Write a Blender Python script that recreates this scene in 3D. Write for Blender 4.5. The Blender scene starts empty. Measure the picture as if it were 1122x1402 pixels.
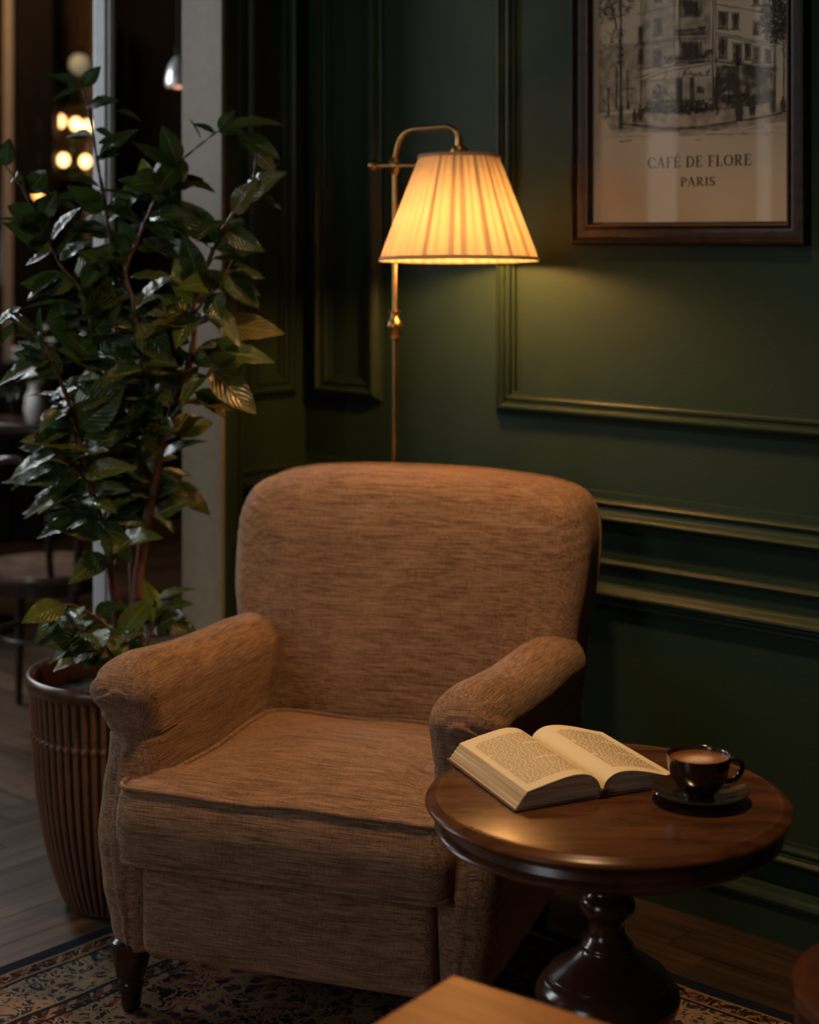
import bpy, bmesh, math, random
from mathutils import Vector, Matrix
R = math.radians
random.seed(7)
S = bpy.context.scene
COL = S.collection

# ------------------------------------------------------------------ camera
F = 2300.0; HY = 325.0; EYE = 1.44
cam_d = bpy.data.cameras.new('camera'); cam = bpy.data.objects.new('camera', cam_d); COL.objects.link(cam)
cam.location = (0, 0, EYE); cam.rotation_euler = (R(90), 0, 0)
cam_d.sensor_fit = 'HORIZONTAL'; cam_d.sensor_width = 36.0; cam_d.lens = F*36/1122
cam_d.shift_y = -(701-HY)/1122
cam_d.clip_start = 0.05
cam_d.dof.use_dof = True; cam_d.dof.focus_distance = 2.85; cam_d.dof.aperture_fstop = 3.4
S.camera = cam
S.view_settings.view_transform = 'Standard'; S.view_settings.look = 'None'
S.view_settings.gamma = 1; S.view_settings.exposure = 0.0; S.view_settings.use_curve_mapping = False
S.render.engine = 'CYCLES'
S.cycles.use_denoising = True
S.cycles.max_bounces = 8; S.cycles.diffuse_bounces = 4; S.cycles.glossy_bounces = 4; S.cycles.transparent_max_bounces = 12
S.cycles.sample_clamp_indirect = 4.0
S.cycles.caustics_reflective = False; S.cycles.caustics_refractive = False

# ------------------------------------------------------------------ world and lights
w = bpy.data.worlds.new('world'); S.world = w; w.use_nodes = True
w.node_tree.nodes['Background'].inputs[0].default_value = (0.62, 0.62, 0.55, 1)
w.node_tree.nodes['Background'].inputs[1].default_value = 0.015

def light(name, kind, loc, target, energy, color, size=1, size_y=None, **kw):
    d = bpy.data.lights.new(name, kind); d.energy = energy; d.color = color
    if kind == 'AREA':
        d.size = size
        if size_y: d.shape = 'RECTANGLE'; d.size_y = size_y
    else: d.shadow_soft_size = size
    for k, v in kw.items(): setattr(d, k, v)
    o = bpy.data.objects.new(name, d); COL.objects.link(o); o.location = loc
    o.rotation_euler = (Vector(target)-Vector(loc)).to_track_quat('-Z', 'Y').to_euler()
    return o
# daylight through the cafe's front window, left of and behind the camera
light('window_daylight', 'AREA', (-2.7, -0.1, 1.9), (-0.4, 3.2, 0.5), 17, (0.86, 0.92, 1.0), 1.0, 1.8)
# daylight inside the next room, from its own windows at the left
light('next_room_daylight', 'AREA', (-3.4, 4.4, 2.1), (-0.8, 3.8, 0.9), 24, (0.93, 0.96, 1.0), 0.8, 1.4)
light('next_room_warm', 'AREA', (-1.8, 6.9, 2.9), (-1.8, 8.3, 1.4), 8, (1.0, 0.58, 0.26), 0.6)
light('leaf_glint_backlight', 'AREA', (-2.3, 5.9, 2.3), (-0.6, 3.5, 1.0), 36, (0.92, 0.96, 1.0), 0.5, 0.9)  # unseen backlight, added to make the leaves glint and glow
# two narrow unseen strips, placed so the poster glass shows pale window reflections
light('reflection_strip_light', 'AREA', (-3.46, 2.62, 1.9), (0.6, 3.6, 1.5), 1.1, (1.0, 0.90, 0.78), 0.13, 1.7)
light('reflection_strip_light', 'AREA', (-3.28, 2.16, 1.9), (0.6, 3.6, 1.5), 1.1, (1.0, 0.90, 0.78), 0.13, 1.7)
# unseen warm spot, added above the seating corner to fill chair, book and table
light('warm_fill_spot', 'SPOT', (0.10, 2.72, 2.75), (0.06, 2.98, 0.55), 104, (1.0, 0.58, 0.27), 0.09, spot_size=R(80), spot_blend=1.0)

# ------------------------------------------------------------------ materials
def newmat(name):
    m = bpy.data.materials.new(name); m.use_nodes = True
    nt = m.node_tree; b = nt.nodes['Principled BSDF']
    return m, nt, b
def N(nt, t, **kw):
    n = nt.nodes.new(t)
    for k, v in kw.items():
        if k.startswith('i_'): n.inputs[k[2:].replace('_', ' ')].default_value = v
        else: setattr(n, k, v)
    return n
def plain(name, col, rough=0.5, metal=0.0, coat=0.0, bump=None, **kw):
    m, nt, b = newmat(name)
    b.inputs['Base Color'].default_value = (*col, 1); b.inputs['Roughness'].default_value = rough
    b.inputs['Metallic'].default_value = metal; b.inputs['Coat Weight'].default_value = coat
    for k, v in kw.items(): b.inputs[k].default_value = v
    tc = N(nt, 'ShaderNodeTexCoord')
    no = N(nt, 'ShaderNodeTexNoise', i_Scale=(bump[0] if bump else 35.0), i_Detail=4.0)
    nt.links.new(tc.outputs['Object'], no.inputs['Vector'])
    mx = N(nt, 'ShaderNodeMix', data_type='RGBA', blend_type='MULTIPLY')
    mx.inputs[0].default_value = 0.35
    mx.inputs[6].default_value = (*col, 1); nt.links.new(no.outputs['Fac'], mx.inputs[7])
    # keep the mean brightness: noise averages one half
    mx.inputs[6].default_value = (*[c*1.2 for c in col], 1)
    nt.links.new(mx.outputs[2], b.inputs['Base Color'])
    if bump:
        bp = N(nt, 'ShaderNodeBump', i_Strength=bump[1], i_Distance=bump[2])
        nt.links.new(no.outputs['Fac'], bp.inputs['Height']); nt.links.new(bp.outputs[0], b.inputs['Normal'])
    return m
def fabric(name, scale, alt=None, c0=(0.170, 0.092, 0.050), c1=(0.47, 0.285, 0.170)):
    m, nt, b = newmat(name)
    tc = N(nt, 'ShaderNodeTexCoord')
    def noise(sc, detail=3.0, rough=0.6):
        mp = N(nt, 'ShaderNodeMapping'); mp.inputs['Scale'].default_value = sc
        nt.links.new(tc.outputs['Object'], mp.inputs[0])
        n = N(nt, 'ShaderNodeTexNoise', i_Scale=1.0, i_Detail=detail, i_Roughness=rough)
        nt.links.new(mp.outputs[0], n.inputs['Vector']); return n.outputs['Fac']
    def math_(op, a, bb):
        n = N(nt, 'ShaderNodeMath', operation=op)
        for i, x in enumerate((a, bb)):
            if isinstance(x, (int, float)): n.inputs[i].default_value = x
            else: nt.links.new(x, n.inputs[i])
        return n.outputs[0]
    def threads(order):
        axes = lambda a: tuple({'l': a[0], 'h': a[1], 'm': a[2]}[k] for k in order)
        st = noise(axes((18, 300, 300)), 4)        # slubs of the long threads
        cr = noise(axes((400, 70, 70)), 2)         # the crossing threads
        sb = noise(axes((7, 60, 60)), 3)
        return st, cr, sb
    streak, cross, slub = threads(scale)
    if alt:      # where the cloth turns to the front its threads run sideways
        s2 = threads(alt)
        sx_ = N(nt, 'ShaderNodeSeparateXYZ'); nt.links.new(tc.outputs['Normal'], sx_.inputs[0])
        ab_ = math_('ABSOLUTE', sx_.outputs[1], 0); st_ = N(nt, 'ShaderNodeMapRange'); st_.inputs[1].default_value = 0.55; st_.inputs[2].default_value = 0.80
        nt.links.new(ab_, st_.inputs[0])
        def mixf(a, b_):
            m_ = N(nt, 'ShaderNodeMix'); nt.links.new(st_.outputs[0], m_.inputs[0]); nt.links.new(a, m_.inputs[2]); nt.links.new(b_, m_.inputs[3]); return m_.outputs[0]
        streak, cross, slub = mixf(streak, s2[0]), mixf(cross, s2[1]), mixf(slub, s2[2])
    fine = noise((800, 800, 800), 2)
    blotch = noise((7, 7, 7), 3)
    s = math_('ADD', math_('MULTIPLY', streak, 0.50), math_('MULTIPLY', cross, 0.20))
    s = math_('ADD', s, math_('MULTIPLY', slub, 0.20))
    s = math_('ADD', s, math_('MULTIPLY', blotch, 0.10))
    rp = N(nt, 'ShaderNodeValToRGB'); rp.color_ramp.elements[0].position = 0.41; rp.color_ramp.elements[1].position = 0.59
    rp.color_ramp.elements[0].color = (*c0, 1); rp.color_ramp.elements[1].color = (*c1, 1)
    nt.links.new(s, rp.inputs[0]); nt.links.new(rp.outputs[0], b.inputs['Base Color'])
    h = math_('ADD', math_('MULTIPLY', streak, 0.7), math_('ADD', math_('MULTIPLY', cross, 0.5), math_('MULTIPLY', fine, 0.5)))
    bp = N(nt, 'ShaderNodeBump', i_Strength=1.0, i_Distance=0.0034)
    nt.links.new(h, bp.inputs['Height']); nt.links.new(bp.outputs[0], b.inputs['Normal'])
    b.inputs['Roughness'].default_value = 0.95; b.inputs['Specular IOR Level'].default_value = 0.12
    b.inputs['Sheen Weight'].default_value = 0.25; b.inputs['Sheen Roughness'].default_value = 0.5
    b.inputs['Sheen Tint'].default_value = (0.9, 0.75, 0.62, 1)
    return m
def wood(name, dark, light_, scale=(1, 1, 1), rough=0.35, coat=0.0, ring=7.0, spec=0.5, bump=0.0):
    m, nt, b = newmat(name)
    tc = N(nt, 'ShaderNodeTexCoord'); mp = N(nt, 'ShaderNodeMapping'); mp.inputs['Scale'].default_value = scale
    nt.links.new(tc.outputs['Object'], mp.inputs[0])
    n = N(nt, 'ShaderNodeTexNoise', i_Scale=ring, i_Detail=6.0, i_Roughness=0.62, i_Distortion=0.6)
    nt.links.new(mp.outputs[0], n.inputs['Vector'])
    rp = N(nt, 'ShaderNodeValToRGB'); rp.color_ramp.elements[0].position = 0.33; rp.color_ramp.elements[1].position = 0.68
    rp.color_ramp.elements[0].color = (*dark, 1); rp.color_ramp.elements[1].color = (*light_, 1)
    nt.links.new(n.outputs['Fac'], rp.inputs[0]); nt.links.new(rp.outputs[0], b.inputs['Base Color'])
    b.inputs['Roughness'].default_value = rough; b.inputs['Coat Weight'].default_value = coat
    b.inputs['Coat Roughness'].default_value = 0.15; b.inputs['Specular IOR Level'].default_value = spec
    if bump:
        bp = N(nt, 'ShaderNodeBump', i_Strength=bump, i_Distance=0.002)
        nt.links.new(n.outputs['Fac'], bp.inputs['Height']); nt.links.new(bp.outputs[0], b.inputs['Normal'])
    return m
def emit(name, col, strength):
    m, nt, b = newmat(name)
    b.inputs['Base Color'].default_value = (*col, 1)
    b.inputs['Emission Color'].default_value = (*col, 1); b.inputs['Emission Strength'].default_value = strength
    return m
def _front_only(nt, fr):
    ge = N(nt, 'ShaderNodeNewGeometry'); iv = N(nt, 'ShaderNodeMath', operation='SUBTRACT'); iv.inputs[0].default_value = 1.0
    nt.links.new(ge.outputs['Backfacing'], iv.inputs[1]); mu = N(nt, 'ShaderNodeMath', operation='MULTIPLY')
    nt.links.new(fr.outputs[0], mu.inputs[0]); nt.links.new(iv.outputs[0], mu.inputs[1]); return mu
def glassy(name, tint=(1, 1, 1), rough=0.02, ior=1.45):
    m, nt, b = newmat(name)
    out = nt.nodes['Material Output']; nt.nodes.remove(b)
    t = N(nt, 'ShaderNodeBsdfTransparent'); t.inputs[0].default_value = (*tint, 1)
    g = N(nt, 'ShaderNodeBsdfGlossy'); g.inputs['Roughness'].default_value = rough
    fr = N(nt, 'ShaderNodeFresnel', i_IOR=ior); mx = N(nt, 'ShaderNodeMixShader')
    nt.links.new(_front_only(nt, fr).outputs[0], mx.inputs[0]); nt.links.new(t.outputs[0], mx.inputs[1]); nt.links.new(g.outputs[0], mx.inputs[2])
    nt.links.new(mx.outputs[0], out.inputs[0]); return m

M = {}
M['wall'] = plain('green_wall_paint', (0.027, 0.052, 0.030), 0.58, bump=(160.0, 0.25, 0.0025), **{'Specular IOR Level': 0.25})
M['trim'] = plain('green_trim_paint', (0.027, 0.050, 0.029), 0.42, bump=(60.0, 0.10, 0.002), **{'Specular IOR Level': 0.32})
M['casing'] = plain('sage_casing_paint', (0.28, 0.230, 0.150), 0.5)
M['post'] = plain('grey_frame_paint', (0.60, 0.62, 0.64), 0.45)
M['mullion'] = plain('cream_frame_paint', (0.42, 0.34, 0.27), 0.5)
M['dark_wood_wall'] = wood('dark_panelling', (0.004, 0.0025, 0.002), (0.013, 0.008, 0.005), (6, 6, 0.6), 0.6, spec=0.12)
M['amber_wall'] = plain('amber_plaster', (0.34, 0.20, 0.10), 0.7)
M['fab_x'] = fabric('tan_weave', ('l', 'h', 'm'))
M['fab_y'] = fabric('tan_weave_arm', ('h', 'l', 'm'), ('l', 'h', 'm'))
M['walnut'] = wood('polished_walnut', (0.040, 0.014, 0.006), (0.130, 0.053, 0.022), (1.0, 4.5, 6), 0.23, 0.0, 5.0, spec=0.2)
M['walnut_dark'] = wood('dark_turned_wood', (0.065, 0.020, 0.008), (0.145, 0.052, 0.020), (2, 2, 1), 0.27, 0.15, 6.0)
M['pedestal'] = wood('pedestal_wood', (0.028, 0.009, 0.004), (0.065, 0.021, 0.009), (2, 2, 1), 0.2, 0.3, 6.0)
M['leg'] = wood('leg_wood', (0.012, 0.005, 0.003), (0.030, 0.012, 0.008), (3, 3, 1), 0.25, 0.3, 6.0)
M['orange_wood'] = wood('orange_wood', (0.30, 0.090, 0.010), (0.52, 0.175, 0.022), (1, 8, 1), 0.4, 0.0, 4.0)
M['bentwood'] = wood('bentwood', (0.020, 0.010, 0.007), (0.050, 0.025, 0.016), (3, 3, 1), 0.3, 0.3, 6.0)
M['seat_wood'] = wood('pale_seat_wood', (0.08, 0.045, 0.032), (0.17, 0.10, 0.075), (3, 3, 1), 0.3, 0.2, 6.0)  # seat is lighter than the rest of the chair
M['red_wood'] = wood('red_wood', (0.06, 0.016, 0.006), (0.13, 0.04, 0.014), (3, 3, 1), 0.3, 0.3, 6.0)
M['brass'] = plain('aged_brass', (0.55, 0.33, 0.12), 0.28, 1.0, bump=(90.0, 0.05, 0.001))
M['frame'] = wood('frame_wood', (0.012, 0.006, 0.004), (0.050, 0.022, 0.010), (12, 12, 12), 0.42, 0.0, 3.0, bump=0.3)
M['gilt'] = plain('worn_gilt_edge', (0.16, 0.085, 0.035), 0.38, 0.4, bump=(200.0, 0.4, 0.002))
M['glass'] = glassy('picture_glass')
M['thin_glass'] = glassy('drinking_glass', (0.92, 0.93, 0.93), 0.03)
M['cover'] = plain('book_cloth', (0.07, 0.028, 0.018), 0.6)
M['ink'] = plain('ink', (0.34, 0.25, 0.15), 0.8)
M['ceramic'] = plain('dark_brown_glaze', (0.035, 0.018, 0.012), 0.12, coat=0.6)
M['soil'] = plain('soil', (0.03, 0.018, 0.012), 0.95, bump=(60.0, 1.0, 0.02))
M['bark'] = wood('bark', (0.10, 0.038, 0.020), (0.24, 0.10, 0.055), (30, 30, 5), 0.55, 0.0, 2.0, bump=0.5)
M['iron'] = plain('black_iron', (0.012, 0.012, 0.012), 0.4, 0.6)
M['white_ceramic'] = plain('white_ceramic', (0.7, 0.68, 0.64), 0.3)
M['petal'] = plain('white_petals', (0.75, 0.74, 0.68), 0.6)
M['filament'] = emit('warm_bulb', (1.0, 0.58, 0.22), 4.5)
M['filament_dim'] = emit('orange_bulb', (1.0, 0.40, 0.10), 3)
M['lamp_bulb'] = emit('lamp_bulb_glow', (1.0, 0.46, 0.135), 275)

def page_mat():
    m, nt, b = newmat('cream_paper')
    b.inputs['Base Color'].default_value = (0.84, 0.73, 0.47, 1); b.inputs['Roughness'].default_value = 0.85
    return m
M['paper'] = page_mat()
def page_edge():
    m, nt, b = newmat('page_edges')
    tc = N(nt, 'ShaderNodeTexCoord'); mp = N(nt, 'ShaderNodeMapping'); mp.inputs['Scale'].default_value = (3, 3, 900)
    n = N(nt, 'ShaderNodeTexNoise', i_Scale=1.0, i_Detail=3.0)
    nt.links.new(tc.outputs['UV'], mp.inputs[0]); nt.links.new(mp.outputs[0], n.inputs['Vector'])
    mp.inputs['Scale'].default_value = (3, 60, 1)
    rp = N(nt, 'ShaderNodeValToRGB'); rp.color_ramp.elements[0].position = 0.36; rp.color_ramp.elements[1].position = 0.62
    rp.color_ramp.elements[0].color = (0.46, 0.32, 0.16, 1); rp.color_ramp.elements[1].color = (0.84, 0.68, 0.42, 1)
    nt.links.new(n.outputs['Fac'], rp.inputs[0]); nt.links.new(rp.outputs[0], b.inputs['Base Color'])
    b.inputs['Roughness'].default_value = 0.9
    return m
M['page_edge'] = page_edge()
def poster_paper():
    m, nt, b = newmat('old_poster_paper')
    tc = N(nt, 'ShaderNodeTexCoord'); n = N(nt, 'ShaderNodeTexNoise', i_Scale=9.0, i_Detail=5.0)
    nt.links.new(tc.outputs['Object'], n.inputs['Vector'])
    rp = N(nt, 'ShaderNodeValToRGB'); rp.color_ramp.elements[0].color = (0.70, 0.52, 0.32, 1); rp.color_ramp.elements[1].color = (0.80, 0.62, 0.41, 1)
    nt.links.new(n.outputs['Fac'], rp.inputs[0]); nt.links.new(rp.outputs[0], b.inputs['Base Color'])
    b.inputs['Roughness'].default_value = 0.8
    return m
M['poster'] = poster_paper()
M['sk_dark'] = plain('print_ink_dark', (0.07, 0.05, 0.03), 0.8)
M['sk_mid'] = plain('print_ink_mid', (0.24, 0.17, 0.10), 0.8)
def wash(name, a, col=(0.10, 0.065, 0.035)):
    m, nt, b = newmat(name)
    b.inputs['Base Color'].default_value = (*col, 1); b.inputs['Roughness'].default_value = 0.85
    tc = N(nt, 'ShaderNodeTexCoord'); n = N(nt, 'ShaderNodeTexNoise', i_Scale=55.0, i_Detail=4.0)
    nt.links.new(tc.outputs['Object'], n.inputs['Vector'])
    mr = N(nt, 'ShaderNodeMapRange'); mr.inputs[1].default_value = 0.35; mr.inputs[2].default_value = 0.65
    mr.inputs[3].default_value = a*0.35; mr.inputs[4].default_value = min(1, a*1.5)
    nt.links.new(n.outputs['Fac'], mr.inputs[0]); nt.links.new(mr.outputs[0], b.inputs['Alpha'])
    return m
M['wash1'] = wash('print_wash_light', 0.25); M['wash2'] = wash('print_wash_dark', 0.62)

def shade_mat():
    m, nt, b = newmat('pleated_silk')
    out = nt.nodes['Material Output']; nt.nodes.remove(b)
    at = N(nt, 'ShaderNodeAttribute', attribute_name='fold')
    tc = N(nt, 'ShaderNodeTexCoord'); mp = N(nt, 'ShaderNodeMapping'); mp.inputs['Scale'].default_value = (1, 1, 0.05)
    nt.links.new(tc.outputs['Object'], mp.inputs[0])
    n = N(nt, 'ShaderNodeTexNoise', i_Scale=140.0, i_Detail=3.0); nt.links.new(mp.outputs[0], n.inputs['Vector'])
    # thickness of the cloth (how many layers lie over one another) sets how much light passes
    c1 = N(nt, 'ShaderNodeMix', data_type='RGBA')
    c1.inputs[6].default_value = (0.56, 0.44, 0.28, 1); c1.inputs[7].default_value = (0.13, 0.095, 0.055, 1)
    nt.links.new(at.outputs['Fac'], c1.inputs[0])
    mu = N(nt, 'ShaderNodeMix', data_type='RGBA', blend_type='MULTIPLY'); mu.inputs[0].default_value = 0.45
    nt.links.new(c1.outputs[2], mu.inputs[6]); nt.links.new(n.outputs['Fac'], mu.inputs[7])
    tr = N(nt, 'ShaderNodeBsdfTranslucent'); nt.links.new(mu.outputs[2], tr.inputs[0])
    df = N(nt, 'ShaderNodeBsdfDiffuse'); df.inputs[0].default_value = (0.62, 0.52, 0.38, 1)
    mx = N(nt, 'ShaderNodeMixShader'); mx.inputs[0].default_value = 0.42
    nt.links.new(df.outputs[0], mx.inputs[1]); nt.links.new(tr.outputs[0], mx.inputs[2])
    nt.links.new(mx.outputs[0], out.inputs[0]); return m
M['shade'] = shade_mat()
M['shade_trim'] = plain('shade_trim_cloth', (0.36, 0.25, 0.14), 0.8)
M['liner'] = plain('shade_liner', (0.85, 0.75, 0.55), 0.7)

def leaf_mat(name, ca, cb, rough=0.26):
    m, nt, b = newmat(name)
    out = nt.nodes['Material Output']
    uv = N(nt, 'ShaderNodeUVMap', uv_map='UVMap'); sp = N(nt, 'ShaderNodeSeparateXYZ'); nt.links.new(uv.outputs[0], sp.inputs[0])
    ab = N(nt, 'ShaderNodeMath', operation='ABSOLUTE'); nt.links.new(sp.outputs[0], ab.inputs[0])
    ma = N(nt, 'ShaderNodeMath', operation='MULTIPLY_ADD'); ma.inputs[1].default_value = -0.35
    nt.links.new(ab.outputs[0], ma.inputs[0]); nt.links.new(sp.outputs[1], ma.inputs[2])
    sn = N(nt, 'ShaderNodeMath', operation='MULTIPLY'); sn.inputs[1].default_value = 56.0; nt.links.new(ma.outputs[0], sn.inputs[0])
    si = N(nt, 'ShaderNodeMath', operation='SINE'); nt.links.new(sn.outputs[0], si.inputs[0])
    bp = N(nt, 'ShaderNodeBump', i_Strength=0.6, i_Distance=0.0012); nt.links.new(si.outputs[0], bp.inputs['Height'])
    nt.links.new(bp.outputs[0], b.inputs['Normal'])
    oi = N(nt, 'ShaderNodeObjectInfo')
    mx = N(nt, 'ShaderNodeMix', data_type='RGBA'); mx.inputs[6].default_value = (*ca, 1); mx.inputs[7].default_value = (*cb, 1)
    nt.links.new(oi.outputs['Random'], mx.inputs[0])
    lt = N(nt, 'ShaderNodeMath', operation='LESS_THAN'); lt.inputs[1].default_value = 0.05; nt.links.new(ab.outputs[0], lt.inputs[0])
    mv = N(nt, 'ShaderNodeMix', data_type='RGBA'); mv.inputs[7].default_value = (cb[0]*1.8, cb[1]*1.6, cb[2]*1.6, 1)
    nt.links.new(lt.outputs[0], mv.inputs[0]); nt.links.new(mx.outputs[2], mv.inputs[6])
    nt.links.new(mv.outputs[2], b.inputs['Base Color'])
    b.inputs['Roughness'].default_value = rough; b.inputs['Specular IOR Level'].default_value = 0.55
    tr = N(nt, 'ShaderNodeBsdfTranslucent'); nt.links.new(mx.outputs[2], tr.inputs[0])
    ms = N(nt, 'ShaderNodeMixShader'); ms.inputs[0].default_value = 0.22
    nt.links.new(b.outputs[0], ms.inputs[1]); nt.links.new(tr.outputs[0], ms.inputs[2]); nt.links.new(ms.outputs[0], out.inputs[0])
    return m
M['leaf'] = leaf_mat('leaf_green', (0.032, 0.062, 0.014), (0.105, 0.140, 0.024))
M['leaf_y'] = leaf_mat('leaf_yellow_green', (0.24, 0.30, 0.03), (0.30, 0.32, 0.035))
M['leaf_o'] = leaf_mat('leaf_olive', (0.10, 0.10, 0.022), (0.18, 0.13, 0.028))

def floor_mat():
    m, nt, b = newmat('oak_parquet')
    at = N(nt, 'ShaderNodeAttribute', attribute_name='tone')
    uv = N(nt, 'ShaderNodeUVMap', uv_map='UVMap'); mp = N(nt, 'ShaderNodeMapping'); mp.inputs['Scale'].default_value = (1.6, 30, 1)
    nt.links.new(uv.outputs[0], mp.inputs[0])
    n = N(nt, 'ShaderNodeTexNoise', i_Scale=1.0, i_Detail=6.0, i_Roughness=0.65, i_Distortion=0.8); nt.links.new(mp.outputs[0], n.inputs['Vector'])
    rp = N(nt, 'ShaderNodeValToRGB'); rp.color_ramp.elements[0].position = 0.3; rp.color_ramp.elements[1].position = 0.7
    rp.color_ramp.elements[0].color = (0.050, 0.028, 0.015, 1); rp.color_ramp.elements[1].color = (0.165, 0.100, 0.058, 1)
    nt.links.new(n.outputs['Fac'], rp.inputs[0])
    mu = N(nt, 'ShaderNodeMix', data_type='RGBA', blend_type='MULTIPLY'); mu.inputs[0].default_value = 1.0
    nt.links.new(rp.outputs[0], mu.inputs[6]); nt.links.new(at.outputs['Color'], mu.inputs[7])
    nt.links.new(mu.outputs[2], b.inputs['Base Color'])
    b.inputs['Roughness'].default_value = 0.42
    bp = N(nt, 'ShaderNodeBump', i_Strength=0.25, i_Distance=0.002); nt.links.new(n.outputs['Fac'], bp.inputs['Height']); nt.links.new(bp.outputs[0], b.inputs['Normal'])
    return m
M['floor'] = floor_mat()

def rug_mat(W, D):
    m, nt, b = newmat('oriental_rug')
    L = nt.links
    tc = N(nt, 'ShaderNodeTexCoord'); sp = N(nt, 'ShaderNodeSeparateXYZ'); L.new(tc.outputs['Object'], sp.inputs[0])
    def mt(op, a, bb=None, c=None):
        n = N(nt, 'ShaderNodeMath', operation=op)
        for i, x in enumerate((a, bb, c)):
            if x is None: continue
            if isinstance(x, (int, float)): n.inputs[i].default_value = x
            else: L.new(x, n.inputs[i])
        return n.outputs[0]
    X, Y = sp.outputs[0], sp.outputs[1]
    dx = mt('MINIMUM', X, mt('SUBTRACT', W, X)); dy = mt('MINIMUM', mt('MULTIPLY', Y, -1.0), mt('ADD', D, Y))
    d = mt('MINIMUM', dx, dy)
    # along-edge coordinate
    isx = mt('LESS_THAN', dx, dy)
    al = mt('ADD', mt('MULTIPLY', isx, Y), mt('MULTIPLY', mt('SUBTRACT', 1.0, isx), X))
    # scrolling motifs: voronoi cells and wavy arabesque lines
    vo = N(nt, 'ShaderNodeTexVoronoi', feature='F1', i_Scale=17.0); L.new(tc.outputs['Object'], vo.inputs['Vector'])
    no = N(nt, 'ShaderNodeTexNoise', i_Scale=24.0, i_Detail=3.0, i_Distortion=1.8); L.new(tc.outputs['Object'], no.inputs['Vector'])
    no2 = N(nt, 'ShaderNodeTexNoise', i_Scale=11.0, i_Detail=3.0, i_Distortion=2.2); L.new(tc.outputs['Object'], no2.inputs['Vector'])
    fine = N(nt, 'ShaderNodeTexNoise', i_Scale=420.0, i_Detail=2.0); L.new(tc.outputs['Object'], fine.inputs['Vector'])
    wob = mt('MULTIPLY', mt('SINE', mt('MULTIPLY', al, 62.0)), 0.012)
    ar = mt('LESS_THAN', mt('ABSOLUTE', mt('SUBTRACT', no.outputs['Fac'], 0.5)), 0.055)
    dots = mt('LESS_THAN', vo.outputs['Distance'], 0.22)
    ring = mt('LESS_THAN', mt('ABSOLUTE', mt('SUBTRACT', vo.outputs['Distance'], 0.40)), 0.07)
    def mix(f, a, c):
        n = N(nt, 'ShaderNodeMix', data_type='RGBA'); L.new(f, n.inputs[0])
        for i, x in ((6, a), (7, c)):
            if isinstance(x, tuple): n.inputs[i].default_value = (*x, 1)
            else: L.new(x, n.inputs[i])
        return n.outputs[2]
    navy = (0.014, 0.020, 0.034); tan = (0.34, 0.21, 0.12); red = (0.26, 0.060, 0.034); black = (0.018, 0.016, 0.018); blue = (0.032, 0.048, 0.065)
    fld = mix(mt('GREATER_THAN', no2.outputs['Fac'], 0.52), black, red)
    fld = mix(ar, fld, tan); fld = mix(ring, fld, (0.36, 0.21, 0.12)); fld = mix(dots, fld, (0.07, 0.055, 0.06))
    vein = mt('LESS_THAN', mt('ABSOLUTE', mt('SUBTRACT', mt('SUBTRACT', d, 0.155), wob)), 0.005)
    bor = mix(mt('GREATER_THAN', no2.outputs['Fac'], 0.56), blue, (0.09, 0.035, 0.025))
    bor = mix(ring, bor, tan); bor = mix(ar, bor, (0.38, 0.27, 0.17)); bor = mix(vein, bor, tan)
    smallm = mt('GREATER_THAN', mt('SINE', mt('ADD', mt('MULTIPLY', al, 150.0), mt('MULTIPLY', d, 160.0))), 0.1)
    sb = mix(smallm, (0.17, 0.06, 0.035), tan); sb = mix(ar, sb, black)
    def band(lo, hi): return mt('MULTIPLY', mt('GREATER_THAN', d, lo), mt('LESS_THAN', d, hi))
    c = mix(band(0, 0.034), fld, navy)
    c = mix(band(0.034, 0.040), c, tan); c = mix(band(0.040, 0.070), c, sb); c = mix(band(0.070, 0.076), c, tan)
    c = mix(band(0.076, 0.084), c, black); c = mix(band(0.084, 0.205), c, bor)
    c = mix(band(0.205, 0.211), c, tan); c = mix(band(0.211, 0.222), c, navy); c = mix(band(0.222, 0.252), c, sb)
    c = mix(band(0.252, 0.258), c, black)
    wv = N(nt, 'ShaderNodeMix', data_type='RGBA', blend_type='MULTIPLY'); wv.inputs[0].default_value = 0.6
    L.new(c, wv.inputs[6]); L.new(fine.outputs['Fac'], wv.inputs[7])
    L.new(wv.outputs[2], b.inputs['Base Color']); b.inputs['Roughness'].default_value = 0.97; b.inputs['Specular IOR Level'].default_value = 0.1
    bp = N(nt, 'ShaderNodeBump', i_Strength=0.8, i_Distance=0.003); L.new(fine.outputs['Fac'], bp.inputs['Height']); L.new(bp.outputs[0], b.inputs['Normal'])
    return m

def pot_mat():
    m, nt, b = newmat('ribbed_brown_glaze')
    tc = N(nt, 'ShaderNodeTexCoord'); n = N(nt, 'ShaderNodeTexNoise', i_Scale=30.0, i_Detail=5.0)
    at = N(nt, 'ShaderNodeAttribute', attribute_name='rib')   # colour is lighter on the ribs, darker in the grooves
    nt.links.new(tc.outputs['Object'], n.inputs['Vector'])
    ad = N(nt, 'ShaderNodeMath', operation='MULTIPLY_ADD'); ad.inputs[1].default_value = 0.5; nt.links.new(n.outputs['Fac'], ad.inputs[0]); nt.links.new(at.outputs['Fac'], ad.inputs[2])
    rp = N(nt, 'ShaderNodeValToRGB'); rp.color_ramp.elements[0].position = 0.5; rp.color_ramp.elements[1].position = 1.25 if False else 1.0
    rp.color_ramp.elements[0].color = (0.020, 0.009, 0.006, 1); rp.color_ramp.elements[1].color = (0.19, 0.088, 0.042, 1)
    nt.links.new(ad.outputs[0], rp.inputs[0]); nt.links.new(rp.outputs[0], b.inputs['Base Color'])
    b.inputs['Roughness'].default_value = 0.32
    return m
M['pot'] = pot_mat()
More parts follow.
